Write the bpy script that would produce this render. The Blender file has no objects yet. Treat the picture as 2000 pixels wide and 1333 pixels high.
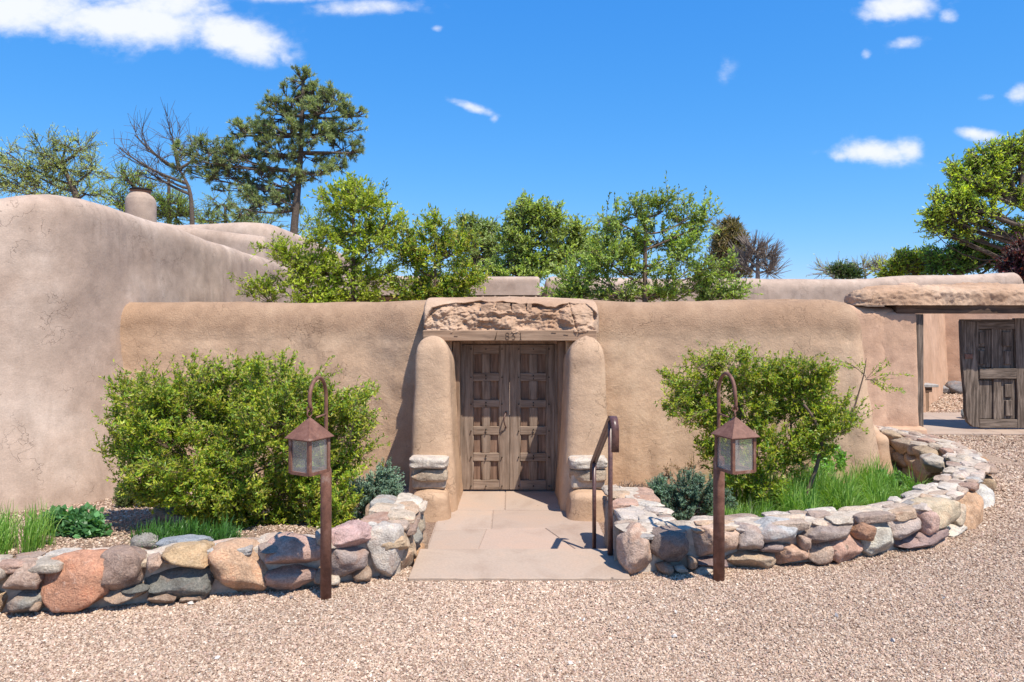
import bpy, bmesh, math, random
import numpy as np
from mathutils import Vector, Matrix
from mathutils.geometry import tessellate_polygon

SC = bpy.context.scene
COL = SC.collection
rng = np.random.default_rng(11)
rnd = random.Random(5)
rad = math.radians

# ------------------------------------------------------------------ camera
CAM_H, FPX, HOR = 1.75, 1400.0, 613.0
cd = bpy.data.cameras.new('camera')
cam = bpy.data.objects.new('camera', cd); COL.objects.link(cam)
cam.location = (0, 0, CAM_H); cam.rotation_euler = (rad(90), 0, 0)
cd.sensor_width = 36; cd.lens = 36*FPX/2000; cd.shift_y = -(666.5-HOR)/2000
cd.clip_start = .05; cd.clip_end = 3000
SC.camera = cam

# ------------------------------------------------------------------ light
SUN_EL, SUN_AZ = rad(60), rad(38)        # sun high, behind the camera's right shoulder
SKY_STRENGTH = .12
sd = bpy.data.lights.new('sun', 'SUN'); sd.energy = 4.9; sd.angle = rad(.53); sd.color = (1, .93, .82)
sun = bpy.data.objects.new('sun', sd); COL.objects.link(sun)
sdir = Vector((math.sin(SUN_AZ)*math.cos(SUN_EL), -math.cos(SUN_AZ)*math.cos(SUN_EL), math.sin(SUN_EL)))
sun.rotation_euler = sdir.to_track_quat('Z', 'Y').to_euler()
sun.location = (6, -8, 14)
SC.view_settings.view_transform = 'Standard'; SC.view_settings.look = 'None'
SC.view_settings.exposure = 0.44; SC.view_settings.gamma = 1
SC.view_settings.use_curve_mapping = False

world = bpy.data.worlds.new('World'); SC.world = world; world.use_nodes = True
NT = world.node_tree; NT.nodes.clear()
def wn(t, **k):
    n = NT.nodes.new(t)
    for a, b in k.items(): setattr(n, a, b)
    return n
def wmath(op, a, b=None, c=None, clamp=False):
    n = wn('ShaderNodeMath', operation=op); n.use_clamp = clamp
    for i, v in enumerate((a, b, c)):
        if v is None: continue
        if isinstance(v, (int, float)): n.inputs[i].default_value = v
        else: NT.links.new(v, n.inputs[i])
    return n.outputs[0]
sky = wn('ShaderNodeTexSky'); sky.sky_type = 'NISHITA'; sky.sun_disc = False
sky.sun_elevation = SUN_EL; sky.sun_rotation = math.pi - SUN_AZ
sky.altitude = 2100; sky.air_density = 1.0; sky.dust_density = .35; sky.ozone_density = 2.6
# the photograph's rendering of a clear high-altitude sky: a tone curve per channel over the physical sky
spl = wn('ShaderNodeSeparateColor'); NT.links.new(sky.outputs[0], spl.inputs[0])
hsv = wn('ShaderNodeCombineColor')
for ch_, (gam, amp) in enumerate(((1.2, .40), (.62, 1.42), (.30, 3.85))):
    NT.links.new(wmath('MULTIPLY', wmath('POWER', wmath('MAXIMUM', spl.outputs[ch_], .001), gam), amp), hsv.inputs[ch_])
tc = wn('ShaderNodeTexCoord')
sep = wn('ShaderNodeSeparateXYZ'); NT.links.new(tc.outputs['Generated'], sep.inputs[0])
ys = wmath('MAXIMUM', wmath('ABSOLUTE', sep.outputs[1]), .15)
U = wmath('DIVIDE', sep.outputs[0], ys); V = wmath('DIVIDE', sep.outputs[2], ys)
cmb = wn('ShaderNodeCombineXYZ'); NT.links.new(U, cmb.inputs[0]); NT.links.new(V, cmb.inputs[2])
NT.links.new(wmath('GREATER_THAN', sep.outputs[1], 0), cmb.inputs[1])
def wnoise(scale, detail, rough, stretch=1.6):
    mp = wn('ShaderNodeMapping'); mp.inputs['Scale'].default_value = (1, 1, stretch)
    NT.links.new(cmb.outputs[0], mp.inputs[0])
    n = wn('ShaderNodeTexNoise'); n.inputs['Scale'].default_value = scale
    n.inputs['Detail'].default_value = detail; n.inputs['Roughness'].default_value = rough
    n.inputs['Distortion'].default_value = .25
    NT.links.new(mp.outputs[0], n.inputs['Vector']); return n.outputs['Fac']
n1 = wnoise(7, 9, .62); n2 = wnoise(22, 6, .55)
# (photo x, photo y, half width, half height, tilt, weight): cloud patches of the sky in view, and some beyond it
CL = [(60,20,180,58,0,1.25),(230,45,210,50,.04,1.35),(470,78,105,42,.3,1.3),(320,0,120,50,0,1.2),(-260,40,230,70,0,1.2),(100,-60,330,60,0,1.2),
      (720,14,110,20,0,.95),(600,-10,160,16,0,.9),(425,15,35,14,0,.75),(556,112,30,16,.7,.8),
      (1760,14,92,32,-.1,1.15),(1770,84,48,17,-.15,.8),(1690,104,14,16,0,.72),(1850,30,24,18,.2,.8),
      (1708,298,88,26,.0,1.2),(1775,292,36,24,0,1.15),(1640,306,34,17,0,.85),(1905,262,48,15,.12,1.1),(1990,182,30,24,0,1.1),
      (922,210,62,12,.32,1.0),(965,232,14,12,.5,.8),(1415,140,26,30,0,.5),(1925,190,22,10,0,.62),(855,56,14,9,0,.62),
      (2350,120,200,60,0,1.2),(2200,-200,250,70,0,1.2),(1100,-330,320,80,0,1.2),(500,-420,300,70,.1,1.2),(-700,150,260,70,0,1.2),(2900,330,240,60,0,1.1)]
tot = None
for (px, py, a, b, th, wgt) in CL:
    u0, v0 = (px-1000)/FPX, (HOR-py)/FPX
    du = wmath('SUBTRACT', U, u0); dv = wmath('SUBTRACT', V, v0)
    c, s = math.cos(th), -math.sin(th)
    p = wmath('MULTIPLY', wmath('ADD', wmath('MULTIPLY', du, c), wmath('MULTIPLY', dv, s)), FPX/a)
    q = wmath('MULTIPLY', wmath('SUBTRACT', wmath('MULTIPLY', dv, c), wmath('MULTIPLY', du, s)), FPX/b)
    e = wmath('MULTIPLY', wmath('EXPONENT', wmath('MULTIPLY', wmath('ADD', wmath('MULTIPLY', p, p), wmath('MULTIPLY', q, q)), -1.0)), wgt)
    tot = e if tot is None else wmath('MAXIMUM', tot, e)
n3 = wnoise(60, 5, .6)
nz = wmath('ADD', wmath('ADD', wmath('MULTIPLY', wmath('SUBTRACT', n1, .5), 1.45), wmath('MULTIPLY', wmath('SUBTRACT', n2, .5), .95)), wmath('MULTIPLY', wmath('SUBTRACT', n3, .5), .45))
dens = wmath('ADD', tot, nz)
mr = wn('ShaderNodeMapRange'); mr.interpolation_type = 'SMOOTHSTEP'
mr.inputs['From Min'].default_value = .26; mr.inputs['From Max'].default_value = 1.22
NT.links.new(dens, mr.inputs['Value'])
gate_ = wmath('MULTIPLY', mr.outputs[0], wmath('MULTIPLY', tot, 2.5, clamp=True), clamp=True)
bg = wn('ShaderNodeBackground'); bg.inputs['Strength'].default_value = SKY_STRENGTH
NT.links.new(hsv.outputs[0], bg.inputs['Color'])
bc = wn('ShaderNodeBackground'); bc.inputs['Color'].default_value = (.90, .925, 1.0, 1); bc.inputs['Strength'].default_value = .80
mx = wn('ShaderNodeMixShader'); NT.links.new(wmath('MULTIPLY', gate_, .95), mx.inputs[0])
NT.links.new(bg.outputs[0], mx.inputs[1]); NT.links.new(bc.outputs[0], mx.inputs[2])
wo = wn('ShaderNodeOutputWorld'); NT.links.new(mx.outputs[0], wo.inputs[0])

# ------------------------------------------------------------------ helpers
def W(px, py, d):                          # a point of the place, from its bearing and its distance
    return np.array([(px-1000)*d/FPX, d, CAM_H-(py-HOR)*d/FPX])
def wloc(o):
    v = Vector((0, 0, 0))
    while o: v = v + Vector(o.location); o = o.parent
    return v
def meta(o, label=None, cat=None, group=None, kind=None):
    for k, v in (('label', label), ('category', cat), ('group', group), ('kind', kind)):
        if v: o[k] = v
    return o
def thing(name, label, cat, loc=(0, 0, 0), group=None, kind=None):
    o = bpy.data.objects.new(name, None); COL.objects.link(o); o.location = loc
    o.empty_display_size = .2
    return meta(o, label, cat, group, kind)
def link(name, me, parent=None, loc=(0, 0, 0), rot=(0, 0, 0), scale=(1, 1, 1)):
    o = bpy.data.objects.new(name, me); COL.objects.link(o)
    if parent: o.parent = parent; loc = Vector(loc)-wloc(parent)
    o.location = loc; o.rotation_euler = rot; o.scale = scale
    return o
def mesh(name, V, F, mat, parent=None, smooth=True, tint=None, loc=None):
    """V world coordinates (n,3), F (m,k) index array or list of arrays; origin at loc or the parent's"""
    V = np.asarray(V, dtype=np.float64)
    org = np.array(loc if loc is not None else (wloc(parent) if parent else (0, 0, 0)), dtype=float)
    me = bpy.data.meshes.new(name)
    Fs = F if isinstance(F, list) else [F]
    Fs = [np.asarray(f, dtype=np.int32) for f in Fs if len(f)]
    me.vertices.add(len(V)); me.vertices.foreach_set('co', (V-org).astype(np.float32).ravel())
    tot = sum(f.size for f in Fs); me.loops.add(tot)
    me.loops.foreach_set('vertex_index', np.concatenate([f.ravel() for f in Fs]))
    st = []; o_ = 0
    for f in Fs:
        st.append(o_+np.arange(len(f))*f.shape[1]); o_ += f.size
    st = np.concatenate(st).astype(np.int32)
    me.polygons.add(len(st)); me.polygons.foreach_set('loop_start', st)
    me.polygons.foreach_set('use_smooth', np.full(len(st), smooth))
    me.update(calc_edges=True)
    if tint is not None:
        at = me.attributes.new('tint', 'FLOAT_COLOR', 'POINT')
        t4 = np.ones((len(V), 4), np.float32); t4[:, :3] = tint
        at.data.foreach_set('color', t4.ravel())
    me.materials.append(mat)
    o = bpy.data.objects.new(name, me); COL.objects.link(o)
    if parent: o.parent = parent; o.location = Vector(org)-wloc(parent)
    else: o.location = org
    return o
def join(parts):
    Vs, Fs, o = [], {}, 0
    for V, F in parts:
        Vs.append(V)
        for f in (F if isinstance(F, list) else [F]):
            f = np.asarray(f); Fs.setdefault(f.shape[1], []).append(f+o)
        o += len(V)
    return np.concatenate(Vs), [np.concatenate(v) for v in Fs.values()]
def _h(i, j, k, s):
    n = (i.astype(np.int64)*374761393+j.astype(np.int64)*668265263+k.astype(np.int64)*2147483647+s*144664977) & 0xffffffff
    n = ((n ^ (n >> 13))*1274126177) & 0xffffffff
    n = ((n ^ (n >> 16))*2246822519) & 0xffffffff
    return (((n ^ (n >> 15)) & 0xffffff)/float(0xffffff))*2-1
def vnoise(P, s=0):
    P = np.asarray(P, float); i = np.floor(P).astype(np.int64); f = P-i; f = f*f*f*(f*(f*6-15)+10)
    x, y, z = i[..., 0], i[..., 1], i[..., 2]; fx, fy, fz = f[..., 0], f[..., 1], f[..., 2]
    def l(a, b, t): return a+(b-a)*t
    return l(l(l(_h(x, y, z, s), _h(x+1, y, z, s), fx), l(_h(x, y+1, z, s), _h(x+1, y+1, z, s), fx), fy),
             l(l(_h(x, y, z+1, s), _h(x+1, y, z+1, s), fx), l(_h(x, y+1, z+1, s), _h(x+1, y+1, z+1, s), fx), fy), fz)
def fbm(P, sc, oc=4, s=0, g=.5):
    P = np.asarray(P)*sc; a, t = 1., 0
    for o in range(oc): t = t+a*vnoise(P+o*17.3, s+o); P = P*2.03; a *= g
    return t
def shade(c, lo, hi):
    k = rnd.uniform(lo, hi); return tuple(v*k for v in c)
def sstep(a, b, x):
    t = np.clip((x-a)/(b-a), 0, 1); return t*t*(3-2*t)

# ------------------------------------------------------------------ materials
def mat(name):
    m = bpy.data.materials.new(name); m.use_nodes = True
    nt = m.node_tree; b = nt.nodes['Principled BSDF']; b.inputs['Specular IOR Level'].default_value = .25
    return m, nt, b
def nd(nt, t, ins=None, **k):
    n = nt.nodes.new(t)
    for a, b in k.items(): setattr(n, a, b)
    for a, b in (ins or {}).items():
        if hasattr(b, 'is_output'): nt.links.new(b, n.inputs[a])
        else: n.inputs[a].default_value = b
    return n
def coords(nt, kind='Object', scale=(1, 1, 1)):
    if kind == 'world': t = nd(nt, 'ShaderNodeNewGeometry').outputs['Position']
    else: t = nd(nt, 'ShaderNodeTexCoord').outputs[kind]
    return nd(nt, 'ShaderNodeMapping', {'Vector': t, 'Scale': scale}).outputs[0]
def noise(nt, vec, sc, det=4, ro=.55, dist=0):
    return nd(nt, 'ShaderNodeTexNoise', {'Vector': vec, 'Scale': sc, 'Detail': det, 'Roughness': ro, 'Distortion': dist}).outputs['Fac']
def ramp(nt, fac, stops):
    r = nd(nt, 'ShaderNodeValToRGB', {'Fac': fac}); e = r.color_ramp.elements
    while len(e) < len(stops): e.new(.5)
    for el, (p, c) in zip(e, stops): el.position = p; el.color = (*c, 1) if len(c) == 3 else c
    return r.outputs[0]
def g(v): return (v, v, v)
def mixc(nt, fac, a, b, mode='MIX'):
    n = nd(nt, 'ShaderNodeMix', data_type='RGBA', blend_type=mode)
    for k, v in ((0, fac), (6, a), (7, b)):
        if hasattr(v, 'is_output'): nt.links.new(v, n.inputs[k])
        else: n.inputs[k].default_value = v if k == 0 else (*v, 1)
    return n.outputs[2]
def mth(nt, op, a, b=0.):
    n = nd(nt, 'ShaderNodeMath', operation=op)
    for i, v in enumerate((a, b)):
        if hasattr(v, 'is_output'): nt.links.new(v, n.inputs[i])
        else: n.inputs[i].default_value = v
    return n.outputs[0]
def bump(nt, b, hgt, strength=.5, dist=.01):
    n = nd(nt, 'ShaderNodeBump', {'Height': hgt, 'Strength': strength, 'Distance': dist})
    nt.links.new(n.outputs[0], b.inputs['Normal'])

def adobe_mat(name, c1, c2, c3, streak=.0, grit=.006, coarse=None, strawc=None):
    m, nt, b = mat(name)
    w = coords(nt, 'world'); ws = coords(nt, 'world', (3, 3, .35))
    big = noise(nt, w, 1.1, 5, .6, .4); med = noise(nt, w, 6, 5, .6); fine = noise(nt, w, 70, 3, .6)
    col = ramp(nt, big, [(.3, c1), (.52, c2), (.72, c3)])
    col = mixc(nt, .55, col, ramp(nt, med, [(.3, g(.40)), (.7, g(.62))]), 'OVERLAY')
    col = mixc(nt, .35, col, ramp(nt, fine, [(.3, g(.38)), (.7, g(.62))]), 'OVERLAY')
    zb_ = nd(nt, 'ShaderNodeSeparateXYZ', {0: w}).outputs[2]
    dirt = nd(nt, 'ShaderNodeMapRange', {'Value': mth(nt, 'ADD', zb_, mth(nt, 'MULTIPLY', med, .35)), 'From Min': .28, 'From Max': -.02}).outputs[0]
    col = mixc(nt, mth(nt, 'MULTIPLY', dirt, .35), col, (c1[0]*.72, c1[1]*.66, c1[2]*.62))
    if streak:
        sk = noise(nt, ws, 2.2, 4, .55, .3); sk2 = noise(nt, w, .7, 2)
        f = mth(nt, 'MULTIPLY', ramp(nt, sk, [(.5, g(0)), (.72, g(1))]), ramp(nt, sk2, [(.42, g(0)), (.6, g(1))]))
        col = mixc(nt, mth(nt, 'MULTIPLY', f, streak), col, (c1[0]*.52, c1[1]*.50, c1[2]*.50))
    b.inputs['Roughness'].default_value = .95; b.inputs['Specular IOR Level'].default_value = .1
    nt.links.new(col, b.inputs['Base Color'])
    n120 = noise(nt, w, 120, 3, .7); n30 = noise(nt, w, 26, 4, .6)
    vo = nd(nt, 'ShaderNodeTexVoronoi', {'Vector': w, 'Scale': 42.}, feature='F1').outputs['Distance']
    pits = ramp(nt, vo, [(0.03, g(0)), (.22, g(1))])
    h = mth(nt, 'ADD', mth(nt, 'MULTIPLY', n120, .7), mth(nt, 'ADD', mth(nt, 'MULTIPLY', n30, 1.1), mth(nt, 'MULTIPLY', noise(nt, w, 11, 3, .6), .5)))
    dv = nd(nt, 'ShaderNodeVectorMath', {0: w, 1: nd(nt, 'ShaderNodeTexNoise', {'Vector': w, 'Scale': 5., 'Detail': 4.}).outputs['Color']}, operation='ADD').outputs[0]
    ck = nd(nt, 'ShaderNodeTexVoronoi', {'Vector': dv, 'Scale': 1.9}, feature='DISTANCE_TO_EDGE').outputs['Distance']
    ckm = mth(nt, 'MULTIPLY', ramp(nt, ck, [(.002, g(1)), (.009, g(0))]), ramp(nt, noise(nt, w, 1.7, 2), [(.52, g(0)), (.60, g(1))]))
    h = mth(nt, 'SUBTRACT', h, mth(nt, 'MULTIPLY', ckm, 1.2))
    col = mixc(nt, mth(nt, 'MULTIPLY', ckm, .45), col, (c1[0]*.45, c1[1]*.4, c1[2]*.4)); nt.links.new(col, b.inputs['Base Color'])
    h = mth(nt, 'ADD', h, mth(nt, 'MULTIPLY', pits, .12))
    if coarse is not None:                   # upper band: eroded coarser relief, plus darker base colour above this height
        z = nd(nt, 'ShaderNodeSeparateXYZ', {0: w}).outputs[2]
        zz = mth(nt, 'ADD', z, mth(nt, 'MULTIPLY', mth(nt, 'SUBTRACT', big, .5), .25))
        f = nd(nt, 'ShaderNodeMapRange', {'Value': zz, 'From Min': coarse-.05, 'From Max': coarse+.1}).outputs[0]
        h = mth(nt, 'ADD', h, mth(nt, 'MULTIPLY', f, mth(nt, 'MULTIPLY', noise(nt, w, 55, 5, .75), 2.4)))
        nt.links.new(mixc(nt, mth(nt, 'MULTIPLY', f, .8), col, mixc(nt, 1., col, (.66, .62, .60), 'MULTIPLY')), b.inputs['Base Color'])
    bump(nt, b, h, .8, grit)
    return m
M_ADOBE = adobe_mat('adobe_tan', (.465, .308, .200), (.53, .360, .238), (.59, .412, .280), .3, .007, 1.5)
M_ADOBE_D = adobe_mat('adobe_raw_mud', (.38, .235, .15), (.48, .32, .215), (.56, .40, .285), 0, .013)
M_HOUSE = adobe_mat('adobe_pale_pink', (.37, .268, .205), (.44, .33, .258), (.53, .415, .335), .4, .004)
M_GATE = adobe_mat('adobe_rose', (.47, .30, .20), (.52, .335, .23), (.56, .375, .265), .25, .006)

def wood_mat(name, c1, c2, axis=2, sc=9., wear=.5):
    m, nt, b = mat(name)
    s = [sc, sc, sc]; s[axis] = sc*.07
    w = coords(nt, 'world', tuple(s)); w2 = coords(nt, 'world')
    n = noise(nt, w, 3.2, 6, .65, .6); n2 = noise(nt, w2, 5, 4)
    col = ramp(nt, n, [(.28, [c*.45 for c in c1]), (.45, c1), (.62, c2), (.8, [c*1.2 for c in c2])])
    col = mixc(nt, wear, col, ramp(nt, n2, [(.3, g(.35)), (.7, g(.65))]), 'OVERLAY')
    nt.links.new(col, b.inputs['Base Color']); b.inputs['Roughness'].default_value = .85
    bump(nt, b, n, .9, .006)
    return m
M_DOOR = wood_mat('door_wood', (.22, .155, .112), (.315, .235, .178))
M_DOORH = wood_mat('door_wood_rail', (.22, .155, .112), (.315, .235, .178), 0)
M_PANEL = wood_mat('door_panel_wood', (.20, .12, .08), (.285, .18, .125))
M_FRAME = wood_mat('frame_wood', (.24, .155, .10), (.36, .24, .165))
M_LINTEL = wood_mat('lintel_wood', (.31, .20, .13), (.42, .285, .19), 0, 5., .3)
M_OLD = wood_mat('old_grey_wood', (.105, .078, .06), (.24, .185, .145), 2, 12)
M_OLDH = wood_mat('old_grey_wood_rail', (.105, .078, .06), (.24, .185, .145), 0, 12)
M_BEAM = wood_mat('gate_beam_wood', (.10, .062, .042), (.17, .11, .075), 0, 8)

def simple(name, col, rough=.8, metal=0., nscale=None, namp=.3, spec=.25, bmp=0):
    m, nt, b = mat(name); b.inputs['Roughness'].default_value = rough
    b.inputs['Metallic'].default_value = metal; b.inputs['Specular IOR Level'].default_value = spec
    b.inputs['Base Color'].default_value = (*col, 1)
    if nscale:
        w = coords(nt, 'world'); n = noise(nt, w, nscale, 5, .65)
        nt.links.new(ramp(nt, n, [(.3, [c*(1-namp) for c in col]), (.7, [min(1, c*(1+namp)) for c in col])]), b.inputs['Base Color'])
        if bmp: bump(nt, b, n, .7, bmp)
    return m
M_IRON = simple('black_iron', (.02, .018, .016), .6, .3)
def rust_mat():
    m, nt, b = mat('rusty_metal'); w = coords(nt, 'world')
    n = noise(nt, w, 18, 6, .7, .3); n2 = noise(nt, w, 140, 4, .7); n3 = noise(nt, w, 9, 4, .6)
    col = ramp(nt, n, [(.3, (.10, .043, .030)), (.5, (.175, .078, .05)), (.7, (.235, .12, .085))])
    col = mixc(nt, ramp(nt, n3, [(.62, g(0)), (.72, g(.45))]), col, (.34, .27, .23))
    col = mixc(nt, .5, col, ramp(nt, n2, [(.3, g(.3)), (.7, g(.7))]), 'OVERLAY')
    nt.links.new(col, b.inputs['Base Color']); b.inputs['Roughness'].default_value = .62
    b.inputs['Specular IOR Level'].default_value = .4
    bump(nt, b, n2, .4, .002); return m
M_RUST = rust_mat()
def pale_rail():
    m, nt, b = mat('brown_iron'); w = coords(nt, 'world'); n = noise(nt, w, 35, 5, .7)
    nt.links.new(ramp(nt, n, [(.3, (.055, .022, .018)), (.7, (.15, .07, .052))]), b.inputs['Base Color'])
    b.inputs['Roughness'].default_value = .38; b.inputs['Specular IOR Level'].default_value = .6
    bump(nt, b, n, .3, .002); return m
M_RAIL = pale_rail()
def glass_mat():
    m, nt, b = mat('dusty_lantern_glass')
    nt.nodes.remove(b); out = nt.nodes['Material Output']
    w = coords(nt, 'world'); n = noise(nt, w, 7, 3)
    tr = nd(nt, 'ShaderNodeBsdfTransparent', {'Color': (.9, .92, .9, 1)})
    gl = nd(nt, 'ShaderNodeBsdfGlossy', {'Color': (.8, .8, .8, 1), 'Roughness': .08})
    df = nd(nt, 'ShaderNodeBsdfDiffuse', {'Color': (.62, .60, .55, 1)})
    m1 = nd(nt, 'ShaderNodeMixShader', {0: ramp(nt, n, [(.3, g(.14)), (.7, g(.34))]), 1: tr.outputs[0], 2: df.outputs[0]})
    m2 = nd(nt, 'ShaderNodeMixShader', {0: .10, 1: m1.outputs[0], 2: gl.outputs[0]})
    nt.links.new(m2.outputs[0], out.inputs[0]); return m
M_GLASS = glass_mat()
M_BULB = simple('candle_bulb', (.62, .42, .26), .3)
M_SLEEVE = simple('white_sleeve', (.7, .68, .64), .5)

def tint_mat(name, rough=.9, tr=0., spec=.2, bumpn=None, noise_amp=0):
    m, nt, b = mat(name); a = nd(nt, 'ShaderNodeAttribute', attribute_name='tint').outputs['Color']
    b.inputs['Roughness'].default_value = rough; b.inputs['Specular IOR Level'].default_value = spec
    if noise_amp:
        n = noise(nt, coords(nt, 'world'), noise_amp, 3)
        a = mixc(nt, .5, a, ramp(nt, n, [(.3, g(.35)), (.7, g(.65))]), 'OVERLAY')
    nt.links.new(a, b.inputs['Base Color'])
    if tr:
        t = nd(nt, 'ShaderNodeBsdfTranslucent', {'Color': mixc(nt, 1., a, (1.5, 1.45, .5), 'MULTIPLY')})
        mx = nd(nt, 'ShaderNodeMixShader', {0: tr, 1: b.outputs[0], 2: t.outputs[0]})
        nt.links.new(mx.outputs[0], nt.nodes['Material Output'].inputs[0])
    return m
M_LEAF = tint_mat('leaves', .42, .42, .45)
M_NEEDLE = tint_mat('needles', .6, .3, .3)
M_PEBBLE = tint_mat('pebbles', .9)
M_BARK = simple('bark', (.115, .09, .072), .95, 0, 14, .45, .1, .01)
M_BARKP = simple('pale_bark', (.24, .20, .17), .95, 0, 14, .4, .1, .01)
M_BARKT = simple('shrub_stem', (.16, .11, .08), .9, 0, 30, .4, .1, .003)

def ground_mat(name, c1, c2, c3, sc=95):
    m, nt, b = mat(name); w = coords(nt, 'world')
    vo = nd(nt, 'ShaderNodeTexVoronoi', {'Vector': w, 'Scale': float(sc)}, feature='F1')
    r = nd(nt, 'ShaderNodeSeparateColor', {0: vo.outputs['Color']}).outputs[0]
    col = ramp(nt, r, [(.1, c1), (.5, c2), (.9, c3)])
    big = noise(nt, w, .8, 4); col = mixc(nt, .4, col, ramp(nt, big, [(.3, g(.4)), (.7, g(.6))]), 'OVERLAY')
    nt.links.new(col, b.inputs['Base Color']); b.inputs['Roughness'].default_value = .95
    b.inputs['Specular IOR Level'].default_value = .1
    bump(nt, b, mth(nt, 'MULTIPLY', vo.outputs['Distance'], -1.), 1., .012); return m
M_GRAVEL = ground_mat('gravel', (.27, .18, .13), (.42, .30, .215), (.58, .44, .335))
M_SOIL = ground_mat('bed_soil', (.20, .12, .085), (.33, .215, .15), (.42, .30, .22), 120)

def flag_mat():
    m, nt, b = mat('flagstone'); w = coords(nt, 'world')
    oc = nd(nt, 'ShaderNodeObjectInfo').outputs['Color']
    n = noise(nt, w, 2.2, 6, .6, .8); n2 = noise(nt, w, 60, 4, .65); n3 = noise(nt, coords(nt, 'world', (1, 3, 1)), 4, 5, .6, 1.5)
    col = mixc(nt, 1., oc, ramp(nt, n, [(.3, (.86, .82, .80)), (.5, (1, 1, 1)), (.7, (1.08, 1.02, .98))]), 'MULTIPLY')
    col = mixc(nt, .35, col, ramp(nt, n2, [(.3, g(.38)), (.7, g(.6))]), 'OVERLAY')
    col = mixc(nt, ramp(nt, n3, [(.6, g(0)), (.75, g(.3))]), col, (.42, .28, .2))
    vo = nd(nt, 'ShaderNodeTexVoronoi', {'Vector': w, 'Scale': 5.}, feature='F1').outputs['Distance']
    col = mixc(nt, ramp(nt, vo, [(.035, g(.7)), (.05, g(0))]), col, (.12, .09, .07))
    nt.links.new(col, b.inputs['Base Color']); b.inputs['Roughness'].default_value = .9
    b.inputs['Specular IOR Level'].default_value = .12
    bump(nt, b, mth(nt, 'ADD', n, mth(nt, 'MULTIPLY', n2, .25)), .5, .012); return m
M_FLAG = flag_mat()
def stone_mat():
    m, nt, b = mat('field_stone')
    oi = nd(nt, 'ShaderNodeObjectInfo')
    v = nd(nt, 'ShaderNodeVectorMath', {0: coords(nt, 'world'), 1: oi.outputs['Location']}, operation='ADD').outputs[0]
    n = noise(nt, v, 9, 6, .6, .5); n2 = noise(nt, v, 85, 5, .7); n3 = noise(nt, v, 22, 5, .65, .3); n4 = noise(nt, v, 5, 3, .5, .6)
    col = mixc(nt, 1., oi.outputs['Color'], ramp(nt, n, [(.28, (.62, .56, .54)), (.5, (1, 1, 1)), (.72, (1.25, 1.18, 1.1))]), 'MULTIPLY')
    col = mixc(nt, .75, col, ramp(nt, n2, [(.3, g(.22)), (.7, g(.66))]), 'OVERLAY')
    col = mixc(nt, ramp(nt, n3, [(.58, g(0)), (.72, g(.38))]), col, (.54, .47, .40))
    col = mixc(nt, ramp(nt, n4, [(.60, g(0)), (.68, g(.30))]), col, (.40, .20, .12))
    nt.links.new(col, b.inputs['Base Color']); b.inputs['Roughness'].default_value = .88
    b.inputs['Specular IOR Level'].default_value = .2
    bump(nt, b, mth(nt, 'ADD', mth(nt, 'MULTIPLY', n2, .75), n3), 1., .014); return m
M_STONE = stone_mat()
M_MORTAR = simple('lime_mortar', (.46, .385, .31), .95, 0, 22, .3, .1, .012)

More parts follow.
